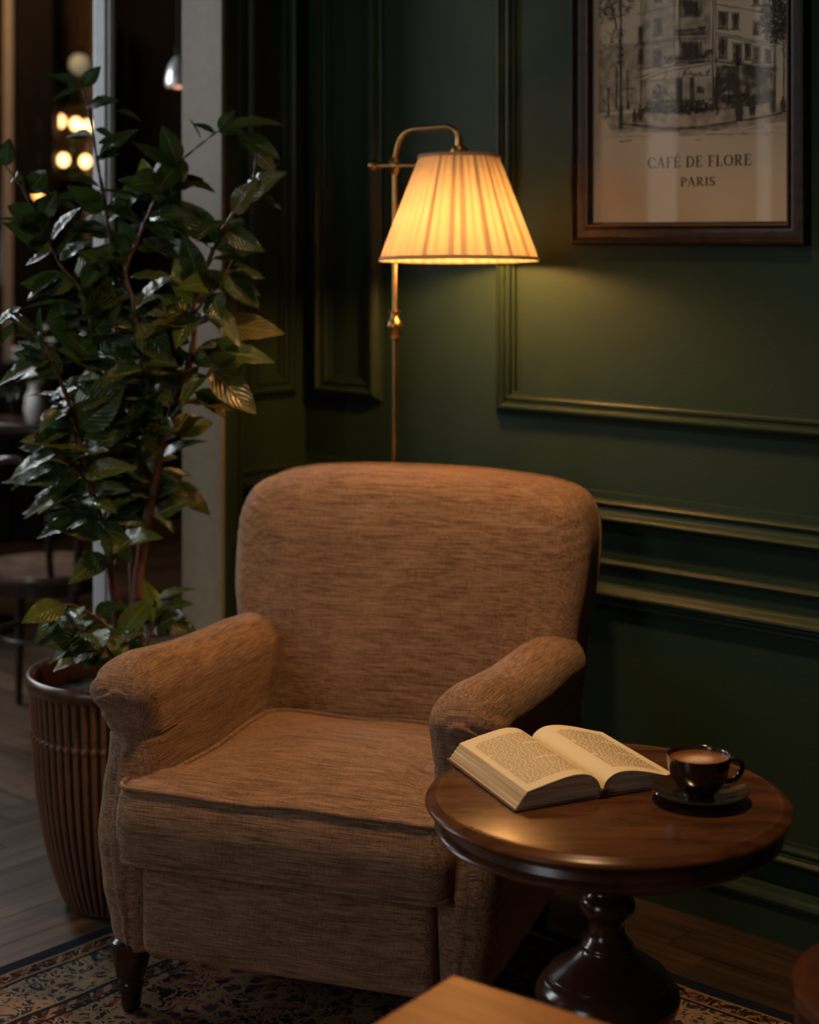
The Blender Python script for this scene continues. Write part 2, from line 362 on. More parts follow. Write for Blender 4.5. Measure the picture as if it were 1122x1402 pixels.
def coffee_mat():
    m, nt, b = newmat('latte')
    tc = N(nt, 'ShaderNodeTexCoord'); vl = N(nt, 'ShaderNodeVectorMath', operation='LENGTH')
    n = N(nt, 'ShaderNodeTexNoise', i_Scale=60.0, i_Detail=2.0); nt.links.new(tc.outputs['Object'], n.inputs['Vector'])
    mp = N(nt, 'ShaderNodeMapping'); mp.inputs['Scale'].default_value = (0.9, 1.25, 0); nt.links.new(tc.outputs['Object'], mp.inputs[0])
    nt.links.new(mp.outputs[0], vl.inputs[0])
    ma = N(nt, 'ShaderNodeMath', operation='MULTIPLY_ADD'); ma.inputs[1].default_value = 0.012
    nt.links.new(n.outputs['Fac'], ma.inputs[0]); nt.links.new(vl.outputs['Value'], ma.inputs[2])
    rp = N(nt, 'ShaderNodeValToRGB'); e = rp.color_ramp.elements
    e[0].position = 0.014; e[0].color = (0.75, 0.60, 0.44, 1); e[1].position = 0.047; e[1].color = (0.16, 0.060, 0.024, 1)
    x = e.new(0.025); x.color = (0.55, 0.36, 0.21, 1); x = e.new(0.031); x.color = (0.34, 0.16, 0.07, 1)
    nt.links.new(ma.outputs[0], rp.inputs[0]); nt.links.new(rp.outputs[0], b.inputs['Base Color']); b.inputs['Roughness'].default_value = 0.35
    return m
M['coffee'] = coffee_mat()
M['bottle_mats'] = [plain('bottle_glass_%s' % k, c, 0.12, coat=0.5) for k, c in
    (('amber', (0.22, 0.10, 0.03)), ('green', (0.03, 0.07, 0.03)), ('clear', (0.35, 0.33, 0.28)), ('brown', (0.06, 0.025, 0.012)))]

# ------------------------------------------------------------------ mesh helpers
class MB:
    def __init__(s): s.v = []; s.f = []; s.mi = []
    def add(s, vs, fs, mi=0):
        o = len(s.v); s.v += [tuple(x) for x in vs]; s.f += [tuple(i+o for i in f) for f in fs]; s.mi += [mi]*len(fs); return s
    def box(s, x0, x1, y0, y1, z0, z1, mi=0):
        vs = [(x, y, z) for x in (x0, x1) for y in (y0, y1) for z in (z0, z1)]
        return s.add(vs, [(0,1,3,2),(4,6,7,5),(0,4,5,1),(2,3,7,6),(0,2,6,4),(1,5,7,3)], mi)
    def quad(s, a, b, c, d, mi=0): return s.add([a, b, c, d], [(0,1,2,3)], mi)
    def lathe(s, prof, seg=48, c=(0,0,0), mi=0, rf=None, cap=True):
        n = len(prof); vs = []
        for k in range(seg):
            a = 2*math.pi*k/seg
            for r, z in prof:
                rr = rf(r, z, a) if rf else r
                vs.append((c[0]+rr*math.cos(a), c[1]+rr*math.sin(a), c[2]+z))
        fs = []
        for k in range(seg):
            k2 = (k+1) % seg
            for i in range(n-1): fs.append((k*n+i, k2*n+i, k2*n+i+1, k*n+i+1))
        if cap:
            if prof[0][0] > 1e-6: fs.append(tuple(k*n for k in reversed(range(seg))))
            if prof[-1][0] > 1e-6: fs.append(tuple(k*n+n-1 for k in range(seg)))
        return s.add(vs, fs, mi)
    def tube(s, pts, rad, seg=12, closed=False, mi=0, flat=1.0):
        pts = [Vector(p) for p in pts]; n = len(pts)
        if isinstance(rad, (int, float)): rad = [rad]*n
        up = None; rings = []
        for i, p in enumerate(pts):
            if closed: t = pts[(i+1) % n]-pts[i-1]
            else: t = pts[min(i+1, n-1)]-pts[max(i-1, 0)]
            t.normalize()
            if up is None:
                up = Vector((0,0,1)) if abs(t.z) < 0.9 else Vector((0,1,0))
            a = up - t*up.dot(t)
            if a.length < 1e-6: a = Vector((1,0,0)) - t*t.x
            a.normalize(); up = a; b = t.cross(a)
            rings.append([p+(a*math.cos(2*math.pi*k/seg)+b*(flat*math.sin(2*math.pi*k/seg)))*rad[i] for k in range(seg)])
        vs = [v for r in rings for v in r]; fs = []
        m_ = n if closed else n-1
        for i in range(m_):
            j = (i+1) % n
            for k in range(seg): fs.append((i*seg+k, i*seg+(k+1) % seg, j*seg+(k+1) % seg, j*seg+k))
        if not closed:
            fs.append(tuple(reversed(range(seg)))); fs.append(tuple((n-1)*seg+k for k in range(seg)))
        return s.add(vs, fs, mi)
    def ball(s, c, r, seg=16, sz=1.0, mi=0):
        prof = [(max(1e-5, r*math.sin(math.pi*i/10)), -r*sz*math.cos(math.pi*i/10)) for i in range(11)]
        return s.lathe(prof, seg, c, mi)
    def build(s, name, mats, parent=None, smooth=True, angle=40, bevel=0, sub=0):
        me = bpy.data.meshes.new(name); me.from_pydata(s.v, [], s.f)
        if not isinstance(mats, (list, tuple)): mats = [mats]
        for m in mats: me.materials.append(m)
        me.polygons.foreach_set('material_index', s.mi)
        bm = bmesh.new(); bm.from_mesh(me); bmesh.ops.remove_doubles(bm, verts=bm.verts, dist=1e-5)
        bmesh.ops.recalc_face_normals(bm, faces=bm.faces); bm.to_mesh(me); bm.free()
        if smooth:
            me.polygons.foreach_set('use_smooth', [True]*len(me.polygons))
            me.set_sharp_from_angle(angle=R(angle))
        o = bpy.data.objects.new(name, me); COL.objects.link(o)
        if parent: o.parent = parent
        if bevel:
            b = o.modifiers.new('bevel', 'BEVEL'); b.width = bevel; b.segments = 3; b.limit_method = 'ANGLE'
        if sub:
            b = o.modifiers.new('sub', 'SUBSURF'); b.levels = b.render_levels = sub
        return o
def tag(o, label=None, cat=None, group=None, kind=None):
    if label: o['label'] = label
    if cat: o['category'] = cat
    if group: o['group'] = group
    if kind: o['kind'] = kind
    return o
def thing(name, label, cat, loc=(0,0,0), rz=0, group=None):
    o = bpy.data.objects.new(name, None); COL.objects.link(o); o.location = loc; o.rotation_euler = (0,0,rz); o.empty_display_size = 0.1
    return tag(o, label, cat, group)
def copy_tree(o, parent=None):
    c = o.copy(); COL.objects.link(c); c.parent = parent
    for ch in list(o.children): copy_tree(ch, c)
    return c
def at(px, py, z):   # the point of the room seen at this pixel, z metres into the room
    return Vector(((px-561)/F*z, z, EYE-(py-HY)*z/F))
def spline(pts, n=8):
    pts = [Vector(p) for p in pts]; out = []
    P = [pts[0]*2-pts[1]]+pts+[pts[-1]*2-pts[-2]]
    for i in range(1, len(P)-2):
        for k in range(n):
            t = k/n; a, b, c, d = P[i-1], P[i], P[i+1], P[i+2]
            out.append(0.5*((2*b)+(c-a)*t+(2*a-5*b+4*c-d)*t*t+(3*b-a-3*c+d)*t**3))
    out.append(pts[-1]); return out
def fspline(pts, n=6): return [(p.x, p.y) for p in spline([(a, b, 0) for a, b in pts], n)]

# ------------------------------------------------------------------ room shell
WP = Vector((0.66, 3.54, 0)); WA = math.atan2(-0.672, 0.741)          # right wall: a point on it and its heading
WD = Vector((math.cos(WA), math.sin(WA), 0)); WN = Vector((WD.y, -WD.x, 0))   # WN points into the room
if WN.y > 0: WN = -WN
CORNER = WP - WD*1.259
LA = WA + R(90)                                                       # left wall frame: local x runs away from the camera
LD = Vector((math.cos(LA), math.sin(LA), 0))
CS = 1.259                                                            # corner sits at local x = -CS on the right wall
def wall_obj(o, left=False):
    o.location = CORNER if left else WP; o.rotation_euler = (0, 0, LA if left else WA); return tag(o, kind='structure')
wall_obj(MB().box(-CS, 1.9, 0.0, 0.12, 0, 3.2).build('wall_right', M['wall'], smooth=False))
# left wall: short return, then the wide opening (local x = 0 at the corner, negative towards the camera)
wall_obj(MB().box(-0.30, 0.12, 0.0, 0.12, 0, 3.2).box(-2.6, -0.30, 0.0, 0.12, 2.62, 3.2).box(-3.4, -2.6, 0, 0.12, 0, 3.2).build('wall_left', M['wall'], smooth=False), True)

def prof_curve(pts, n=5): return fspline(pts, n)
PANEL = [(0, 0), (0.0, 0.008), (0.004, 0.010)] + [(0.006+0.016*k/6, 0.012+0.016*math.sin(math.pi*k/6*0.5)) for k in range(7)] + \
        [(0.022+0.010*k/5, 0.028-0.004*math.sin(math.pi*k/5)-0.008*k/5) for k in range(1, 6)] + [(0.034, 0.014), (0.038, 0.018), (0.043, 0.019), (0.047, 0.016), (0.049, 0.008), (0.056, 0.007), (0.056, 0)]
def frame_mould(mb, x0, x1, z0, z1, prof=PANEL):
    vs = []
    for wv, h in prof:
        vs += [(x0+wv, -h, z0+wv), (x1-wv, -h, z0+wv), (x1-wv, -h, z1-wv), (x0+wv, -h, z1-wv)]
    fs = []
    for i in range(len(prof)-1):
        for k in range(4): fs.append((i*4+k, i*4+(k+1) % 4, (i+1)*4+(k+1) % 4, (i+1)*4+k))
    return mb.add(vs, fs)
def rail(mb, x0, x1, prof):
    n = len(prof); vs = [(x, -h, z) for x in (x0, x1) for z, h in prof]
    return mb.add(vs, [(i, i+1, n+i+1, n+i) for i in range(n-1)] + [tuple(range(n)), tuple(reversed(range(n, 2*n)))])
RAIL = [(0.790, 0), (0.792, 0.010), (0.798, 0.012), (0.800, 0.017), (0.806, 0.019)] + [(0.808+0.024*k/8, 0.022+0.016*math.sin(math.pi*k/8)) for k in range(9)] + \
       [(0.834, 0.020), (0.842, 0.018), (0.846, 0.022), (0.852, 0.024), (0.857, 0.020), (0.860, 0.010), (0.874, 0.009), (0.876, 0)]
STRIP = [(0.705, 0), (0.706, 0.006), (0.712, 0.012), (0.718, 0.014), (0.724, 0.010), (0.727, 0.006), (0.738, 0.005), (0.739, 0)]
BASE = [(0, 0), (0, 0.020), (0.072, 0.020), (0.078, 0.026), (0.086, 0.028), (0.094, 0.024), (0.098, 0.016), (0.108, 0.012), (0.112, 0)]
def trim(n, mb, left=False, mat='trim'): return wall_obj(mb.build('trim_%d' % n, M[mat], smooth=True, angle=28), left)
trim(1, frame_mould(MB(), -1.215, -0.978, 1.030, 3.0))
trim(2, frame_mould(MB(), -0.610, 1.5, 1.026, 3.0))
trim(3, rail(MB(), -CS+0.0, 1.9, RAIL))
trim(4, rail(MB(), -CS+0.0, 1.9, STRIP))
trim(5, frame_mould(MB(), -1.19, 1.5, 0.150, 0.672))
wall_obj(rail(MB(), -CS, 1.9, BASE).build('baseboard_right', M['trim'], angle=28))
trim(6, frame_mould(MB(), -0.222, -0.040, 1.030, 3.0), True)
trim(7, rail(MB(), -0.236, 0.0, RAIL), True)
trim(8, rail(MB(), -0.236, 0.0, STRIP), True)
wall_obj(rail(MB(), -0.236, 0.0, BASE).build('baseboard_left', M['trim'], angle=28), True)
# casing round the opening
cs = MB(); cs.box(-0.300, -0.236, -0.018, 0.0, 0, 2.7).box(-0.300, -0.284, -0.026, -0.018, 0, 2.7).box(-0.250, -0.236, -0.024, -0.018, 0, 2.7).box(-2.7, -0.300, -0.02, 0.0, 2.6, 2.72)
wall_obj(cs.build('trim_9', M['trim'], smooth=False, bevel=0.003), True)
wall_obj(MB().box(-0.312, -0.3005, -0.026, 0.125, 0, 2.62).build('trim_12', M['casing'], smooth=False, bevel=0.002), True)
ps = MB(); ps.box(-0.634, -0.619, 0.0, 0.066, 0, 2.6).box(-0.640, -0.634, 0.012, 0.054, 0, 2.6)
wall_obj(ps.build('trim_10', M['post'], smooth=False, bevel=0.004), True)
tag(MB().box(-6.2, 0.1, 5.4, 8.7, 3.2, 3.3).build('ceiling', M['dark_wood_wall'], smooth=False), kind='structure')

# ------------------------------------------------------------------ floor (herringbone boards)
def build_floor():
    pw, pl = 0.115, 0.69; th = LA; ca, sa = math.cos(th), math.sin(th)
    mb = MB(); uvs = []; tones = []
    me = bpy.data.meshes.new('floor'); vs = []; fs = []
    def plank(cx, cy, horiz):
        hx, hy = (pl/2, pw/2) if horiz else (pw/2, pl/2); g = 0.0012
        c = [(cx-hx+g, cy-hy+g), (cx+hx-g, cy-hy+g), (cx+hx-g, cy+hy-g), (cx-hx+g, cy+hy-g)]
        wc = [(x*ca-y*sa, x*sa+y*ca+4.5) for x, y in c]
        mx = sum(p[0] for p in wc)/4; my = sum(p[1] for p in wc)/4
        if not (-6.2 < mx < 3.2 and 0.2 < my < 9.6): return
        pv = Vector((mx, my, 0))-CORNER
        if pv.dot(WD) > -0.1 and -0.2 < pv.dot(WN) < 0.2: return
        o = len(vs); vs.extend([(x, y, 0.0) for x, y in wc]); fs.append((o, o+1, o+2, o+3))
        t = random.uniform(0.45, 1.0); ox, oy = random.uniform(0, 50), random.uniform(0, 50)
        u = [(0, 0), (pl, 0), (pl, pw), (0, pw)] if horiz else [(0, 0), (0, pw), (pl, pw), (pl, 0)]
        uvs.extend([(a+ox, b+oy) for a, b in u]); tones.extend([(t, t*random.uniform(.96, 1.03), t, 1)]*4)
    n = int(pl/pw)
    for i in range(-90, 90):
        for j in range(-16, 16):
            # herringbone: each step shifts by one plank width both ways
            bx, by = i*pw + j*pl, i*pw - j*pl
            if abs(bx) > 9 or abs(by) > 9: continue
            plank(bx+pl/2, by+pw/2, True)
            plank(bx+pw/2 - pw + pw, by+pw+pl/2, False)
    # straight border boards along the right wall
    for r_ in range(6):
        a0 = -0.05-random.uniform(0, 0.8)
        while a0 < 3.3:
            a1 = a0+random.uniform(0.9, 1.6); o = len(vs); b0, b1 = r_*0.1-0.02+0.001, (r_+1)*0.1-0.02-0.001
            for a, b in ((a0+.001, b0), (a1-.001, b0), (a1-.001, b1), (a0+.001, b1)):
                q = CORNER+WD*max(-0.05, a)+WN*b; vs.append((q.x, q.y, 0.0005))
            fs.append((o, o+1, o+2, o+3)); L_ = a1-a0; ox, oy = random.uniform(0, 50), random.uniform(0, 50)
            uvs.extend([(ox, oy), (ox+L_, oy), (ox+L_, oy+.1), (ox, oy+.1)]); t = random.uniform(.40, .70); tones.extend([(t, t, t, 1)]*4); a0 = a1
    me.from_pydata(vs, [], fs)
    uv = me.uv_layers.new(name='UVMap'); uv.data.foreach_set('uv', [x for p in uvs for x in p])
    ca_ = me.color_attributes.new('tone', 'FLOAT_COLOR', 'CORNER'); ca_.data.foreach_set('color', [x for p in tones for x in p])
    me.materials.append(M['floor'])
    bm = bmesh.new(); bm.from_mesh(me)
    # dark bed under the boards
    q = [bm.verts.new(p) for p in ((-6.5, 0, -0.004), (3.4, 0, -0.004), (3.4, 10, -0.004), (-6.5, 10, -0.004))]
    bm.faces.new(q).material_index = 1; bm.to_mesh(me); bm.free()
    me.materials.append(plain('floor_gap', (0.01, 0.007, 0.005), 0.8))
    o = bpy.data.objects.new('floor', me); COL.objects.link(o); return tag(o, kind='structure')
build_floor()

# back room
def struct(mb, name, m, **kw): return tag(mb.build(name, m, smooth=False, **kw), kind='structure')
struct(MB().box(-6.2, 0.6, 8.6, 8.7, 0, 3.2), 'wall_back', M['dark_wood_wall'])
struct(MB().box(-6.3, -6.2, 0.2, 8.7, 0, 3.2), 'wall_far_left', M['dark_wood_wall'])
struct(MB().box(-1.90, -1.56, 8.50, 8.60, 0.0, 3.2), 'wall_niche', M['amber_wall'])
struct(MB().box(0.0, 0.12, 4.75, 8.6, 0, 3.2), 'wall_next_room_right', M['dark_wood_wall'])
struct(MB().box(-1.862, -1.675, 7.9, 8.05, 0, 3.2), 'trim_11', M['dark_wood_wall'], bevel=0.01)
wn = MB()
wn.box(-1.918, -1.872, 7.92, 7.97, 0.85, 3.0); wn.box(-2.75, -2.70, 7.92, 7.97, 0.85, 3.0)
wn.box(-3.45, -3.40, 7.92, 7.97, 0.85, 3.0)
wf = struct(wn, 'window_1', M['mullion'], bevel=0.004)
gb = MB()
for z in (0.85, 1.5, 2.15, 2.95): gb.box(-3.45, -1.88, 7.93, 7.96, z-0.03, z+0.03)
o = gb.build('glazing_bar', M['iron'], wf, smooth=False)
pn = MB().box(-3.45, -1.88, 7.943, 7.947, 0.85, 3.0).build('pane', M['thin_glass'], wf, smooth=False)
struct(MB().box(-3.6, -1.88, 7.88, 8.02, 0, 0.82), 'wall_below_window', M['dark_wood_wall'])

# ------------------------------------------------------------------ rug
RW, RD = 2.5, 1.9
rug_o = CORNER + WD*0.34 + WN*0.30
def build_rug():
    nx, ny = 60, 46; th = 0.009; mb = MB()
    def h(i, j): return th + 0.0012*math.sin(i*0.9)*math.sin(j*1.3)
    vs = [(RW*i/nx, -RD*j/ny, h(i, j)) for i in range(nx+1) for j in range(ny+1)]
    fs = [(i*(ny+1)+j, i*(ny+1)+j+1, (i+1)*(ny+1)+j+1, (i+1)*(ny+1)+j) for i in range(nx) for j in range(ny)]
    mb.add(vs, fs)
    b = [(0, 0), (RW, 0), (RW, -RD), (0, -RD)]
    for k in range(4):
        a, c = b[k], b[(k+1) % 4]; mb.quad((*a, 0.0005), (*c, 0.0005), (*c, th), (*a, th))
    o = mb.build('rug', rug_mat(RW, RD)); o.location = rug_o; o.rotation_euler = (0, 0, WA)
    tag(o, 'oriental patterned rug with navy edge and tan and red motifs under the armchair', 'rug')
build_rug()
RUGZ = 0.0118

# ------------------------------------------------------------------ armchair
CA = R(-19.2)
chair = thing('armchair', 'tan woven fabric armchair with rolled arms, loose piped seat cushion and dark turned legs', 'armchair', (-0.228, 2.955, RUGZ), CA)

def rrect(x0, x1, y0, y1, r, n=7):
    pts = []
    for cx, cy, a0 in ((x1-r, y1-r, 0), (x0+r, y1-r, 90), (x0+r, y0+r, 180), (x1-r, y0+r, 270)):
        for k in range(n+1):
            a = R(a0+90*k/n); pts.append((cx+r*math.cos(a), cy+r*math.sin(a)))
    return pts
def resample(pts, n):
    P = [Vector((a, b)) for a, b in pts]; P.append(P[0]); L = [0]
    for i in range(1, len(P)): L.append(L[-1]+(P[i]-P[i-1]).length)
    out = []; k = 0
    for j in range(n):
        t = L[-1]*j/n
        while L[k+1] < t: k += 1
        f = (t-L[k])/max(1e-9, L[k+1]-L[k]); q = P[k].lerp(P[k+1], f); out.append((q.x, q.y))
    return out
def inset(pts, d):
    n = len(pts); out = []
    for i in range(n):
        a = Vector(pts[i-1]); b = Vector(pts[i]); c = Vector(pts[(i+1) % n])
        t = (c-a); t.normalize(); nn = Vector((-t.y, t.x)); out.append((b.x+nn.x*d, b.y+nn.y*d))   # ccw outline: left normal = inward
    return out
def pillow(outline, thick, r0, r1, bulge0, bulge1, fmap, nring=7, ncore=9, side=None):
    """rounded slab: outline (ccw) lofted through its thickness, both faces softly domed. fmap(u, v, t) -> xyz"""
    n = len(outline); rings = []
    def face(r, bulge, tbase, sgn):
        rr = []
        for i in range(ncore+1):   # from centre out
            f = 0.02+0.98*i/ncore; ins = inset(outline, r)
            cx = sum(p[0] for p in ins)/n; cy = sum(p[1] for p in ins)/n
            bl = bulge*(1-f**2.6)
            rr.append([(cx+(p[0]-cx)*f, cy+(p[1]-cy)*f, tbase+sgn*bl) for p in ins])
        return rr
    f0 = face(r0, bulge0, 0, -1); rings += f0
    for k in range(1, nring+1):
        a = math.pi/2*k/nring; q = inset(outline, r0*(1-math.sin(a)))
        rings.append([(x, y, r0*(1-math.cos(a))) for x, y in q])
    m_ = 4
    for k in range(1, m_):
        rings.append([(x, y, r0+(thick-r0-r1)*k/m_) for x, y in (inset(outline, -side*math.sin(math.pi*k/m_)) if side else outline)])
    for k in range(0, nring):
        a = math.pi/2*k/nring; q = inset(outline, r1*(1-math.cos(a)))
        rings.append([(x, y, thick-r1+r1*math.sin(a)) for x, y in q])
    rings += list(reversed(face(r1, bulge1, thick, 1)))
    vs = [fmap(*p) for r in rings for p in r]; fs = []
    for i in range(len(rings)-1):
        for k in range(n): fs.append((i*n+k, i*n+(k+1) % n, (i+1)*n+(k+1) % n, (i+1)*n+k))
    fs.append(tuple(reversed(range(n)))); fs.append(tuple((len(rings)-1)*n+k for k in range(n)))
    return MB().add(vs, fs)

def wob(x, y, z, a=0.003):
    a *= 0.6
    return a*(math.sin(17*x+5*z)*math.sin(13*y+9*z+1.3)+0.6*math.sin(31*x-23*y+11*z))

# seat cushion (T-shaped at the front: wings reach in front of the arms)
cush_pts = [(0.315, -0.03), (0.315, 0.062), (0.268, 0.075), (0.258, 0.10), (0.258, 0.545), (-0.258, 0.545), (-0.258, 0.10), (-0.268, 0.075), (-0.315, 0.062), (-0.315, -0.03)]
def round_poly(pts, r, n=5):
    out = []; m_ = len(pts)
    for i in range(m_):
        a, b, c = Vector(pts[i-1]), Vector(pts[i]), Vector(pts[(i+1) % m_])
        ab = (a-b); cb = (c-b); rr = min(r, ab.length*0.45, cb.length*0.45); p = b+ab.normalized()*rr; q = b+cb.normalized()*rr
        for k in range(n+1):
            t = k/n; s_ = p.lerp(b, t).lerp(b.lerp(q, t), t); out.append((s_.x, s_.y))
    return out
co = resample(round_poly(cush_pts, 0.05), 150)
CZ0, CTH = 0.300, 0.132
def cush(u, v, t):
    top = t/CTH
    front = max(0, 1-(v+0.03)/0.55)
    z = CZ0+t+0.004*front*top
    z += wob(u, v, 0, 0.0035)*top
    # sag between the wings, fuller crown
    return (u, v-0.006*math.sin(math.pi*min(1, max(0, top)))*(1 if v < 0.03 else 0), z)
cushion = pillow(co, CTH, 0.016, 0.016, 0.0, 0.030, cush, side=0.006).build('seat_cushion', M['fab_x'], chair, angle=180)
for name, zt in (('top', CTH-0.0030), ('bottom', 0.0030)):
    pts = []
    for (u, v) in resample(inset(co, 0.0022), 220):
        x, y, z = cush(u, v, zt); pts.append((x, y, z+(0.002 if name == 'top' else -0.001)))
    MB().tube(pts, 0.0048, 8, closed=True).build('piping', M['fab_x'], cushion, angle=180)

# front rail under the cushion
fr_out = resample(rrect(-0.281, 0.281, 0.118, 0.300, 0.028), 110)
pillow(fr_out, 0.10, 0.022, 0.010, 0.008, 0.0, lambda u, v, t: (u, 0.004+t, v-0.010*(1-min(1, (v-0.118)/0.1))*0), side=0).build('front_rail', M['fab_x'], chair, angle=180)
# body box below the seat
pillow(resample(rrect(-0.30, 0.30, 0.10, 0.62, 0.02), 80), 0.17, 0.01, 0.01, 0, 0, lambda u, v, t: (u, v, 0.125+t)).build('seat_base', M['fab_x'], chair, angle=60)

# arms
ARM_TOP = 0.655
def lerp_tab(tab, x):
    if x <= tab[0][0]: return tab[0][1]
    for (a, va), (b, vb) in zip(tab, tab[1:]):
        if x <= b:
            t = (x-a)/(b-a); t = t*t*(3-2*t); return va+(vb-va)*t
    return tab[-1][1]
OUT = [(0.118, 0.356), (0.16, 0.366), (0.24, 0.380), (0.33, 0.388), (0.41, 0.381), (0.47, 0.372), (0.51, 0.372), (0.55, 0.384), (0.585, 0.398), (0.62, 0.402)]
INN = [(0.118, 0.272), (0.30, 0.272), (0.44, 0.268), (0.55, 0.262), (0.60, 0.262)]
FOLDS = [[(0.408, 0.590), (0.402, 0.622), (0.385, 0.643), (0.360, 0.650)], [(0.404, 0.578), (0.394, 0.605), (0.372, 0.622), (0.345, 0.624)],
         [(0.396, 0.560), (0.386, 0.577), (0.366, 0.588), (0.330, 0.600)], [(0.384, 0.548), (0.365, 0.553), (0.345, 0.556)], [(0.378, 0.530), (0.36, 0.532), (0.342, 0.533)]]
FOLDS = [[(a, b) for a, b in fspline(c, 5)] for c in FOLDS]
def fold_depth(x, z):
    """cloth gathered over the front of the roll: a sharp valley with a soft lap below it"""
    h = 0.0
    for n_, c in enumerate(FOLDS):
        amp = (1, 1, 1, 0.55, 0.4)[n_]
        best = None
        for k in range(len(c)-1):
            ax, az = c[k]; bx, bz = c[k+1]; dx, dz = bx-ax, bz-az; l2 = dx*dx+dz*dz
            t = max(0, min(1, ((x-ax)*dx+(z-az)*dz)/l2)); px_, pz_ = ax+dx*t, az+dz*t
            d = math.hypot(x-px_, z-pz_)
            if best is None or d < best[0]:
                sgn = 1 if (dx*(z-pz_)-dz*(x-px_)) > 0 else -1
                best = (d, sgn, (k+t)/(len(c)-1))
        d, sgn, u = best
        tap = min(1, (1-u)*2.2)*min(1, u*6+0.4)
        h += 1.15*amp*tap*(-0.0060*math.exp(-(d/0.0034)**2) + (0.0042*math.exp(-(d-0.006)**2/0.00004) if sgn > 0 else 0.0015*math.exp(-(d-0.008)**2/0.00006)))
    return h
def arm(sx):
    # front-to-back sections; each a stack of (outer, inner) pairs closed by a round roll on top
    zs = [0.118+0.0045*i for i in range(int((0.585-0.118)/0.0045)+1)]
    def zmap(z, zc): return z if z <= 0.45 else 0.45+(z-0.45)*(zc-0.45)/(zs[-1]-0.45)
    def section(ins, ztop):
        zc = ztop-0.066; NR = 40
        pts = [(lerp_tab(OUT, z)-ins, zmap(z, zc)) for z in zs]
        xo = lerp_tab(OUT, zs[-1])-ins; xi = lerp_tab(INN, zs[-1])+ins; cx = (xo+xi)/2; rx = (xo-xi)/2; rz = max(0.01, 0.066-ins)
        for k in range(1, NR):
            a = math.pi*k/NR; s_ = math.sin(a); pts.append((cx+rx*math.cos(a)*(1+0.05*s_*s_), zc+rz*s_))
        return pts + [(lerp_tab(INN, z)+ins, zmap(z, zc)) for z in reversed(zs)]
    r = 0.042; ybk = 0.66; y0 = 0.026; rows = []
    def ztop(y):
        t = max(0, y-y0)
        return ARM_TOP+0.010-0.050*min(1, t/0.60)-0.010*math.sin(math.pi*min(1, t/0.5)) - 0.022*max(0, 1-t/0.10)**2
    nf = 12
    for k in range(nf+1):
        a = math.pi/2*k/nf; rows.append((y0+r*(1-math.cos(a)), r*(1-math.sin(a))*0.98))
    for k in range(1, 71): rows.append((y0+r+(ybk-y0-r)*(k/70)**1.25, 0))
    def place(x, y, z, dome=0.0):
        fr = max(0, min(1, 1-(y-y0)/0.16))
        dy = -0.020*math.exp(-((z-0.60)/0.050)**2)*fr - 0.014*math.exp(-((z-0.30)/0.13)**2)*fr + 0.006*math.exp(-((z-0.505)/0.03)**2)*fr - dome
        pl = 0.0
        if z > 0.50 and x > 0.30 and y < 0.16: pl = fold_depth(x, z)*math.exp(-(max(0, y-0.07)/0.04)**2)
        xx = x + wob(x, y, z, 0.0018); zz = z+wob(z, x, y, 0.0012)
        xx += (0.003 if x > 0.33 else -0.003)*math.exp(-((z-0.60)/0.05)**2)*fr
        if abs(z-0.512) < 0.006: dy += 0.003*fr; xx -= 0.0015*fr*(1 if x > 0.33 else -1)
        side_ = min(1, max(0, (x-0.37)/0.03))
        return (sx*(xx+0.45*pl*side_), y+dy-pl*(1-0.5*side_), zz+pl*0.2)
    vs = []; m_ = None
    for y, ins in rows:
        pts = section(ins, ztop(y)); m_ = len(pts); vs += [place(x, y, z) for x, z in pts]
    nr = len(rows); fs = []
    for i in range(nr-1):
        for k in range(m_-1): fs.append((i*m_+k, i*m_+k+1, (i+1)*m_+k+1, (i+1)*m_+k))
        fs.append((i*m_+m_-1, i*m_, (i+1)*m_, (i+1)*m_+m_-1))
    # front cap: strips between mirrored stations, gently domed
    NC = 24; cap0 = len(vs); pts = section(rows[0][1], ztop(rows[0][0])); hm = m_//2
    for k in range(hm):
        a, b = pts[k], pts[m_-1-k]
        for j in range(NC+1):
            t = j/NC; vs.append(place(a[0]+(b[0]-a[0])*t, rows[0][0], a[1]+(b[1]-a[1])*t, 0.004*(1-(2*t-1)**2)*min(1, (hm-k)/8)))
    for k in range(hm-1):
        for j in range(NC): fs.append((cap0+k*(NC+1)+j, cap0+(k+1)*(NC+1)+j, cap0+(k+1)*(NC+1)+j+1, cap0+k*(NC+1)+j+1))
    last = [cap0+(hm-1)*(NC+1)+j for j in range(NC+1)]
    fs.append(tuple(last)+((hm,) if m_ % 2 else ()))
    base = (nr-1)*m_
    for k in range(hm):
        a, b = base+k, base+k+1; c, d = base+m_-2-k, base+m_-1-k
        if b < c: fs.append((a, b, c, d))
        elif b == c: fs.append((a, b, d))
    o = MB().add(vs, fs).build('arm', M['fab_y'], chair, angle=180)
    # seam cords follow the surface: neck seam across the front, edge seam down the outer front
    kn = min(range(len(zs)), key=lambda i: abs(zs[i]-0.512))
    V = lambda r_, i: vs[r_*m_+i]
    p = [V(r_, kn) for r_ in range(nf+2, -1, -2)]+[vs[cap0+kn*(NC+1)+j] for j in range(2, NC-1, 2)]+[V(r_, m_-1-kn) for r_ in range(0, nf+12, 2)]
    MB().tube(p, 0.0014, 6).build('seam', M['fab_y'], o, angle=180)
    MB().tube([V(nf+1, i) for i in range(0, kn+20, 2)], 0.0018, 6).build('seam', M['fab_y'], o, angle=180)
    return o
arm(1); arm(-1)

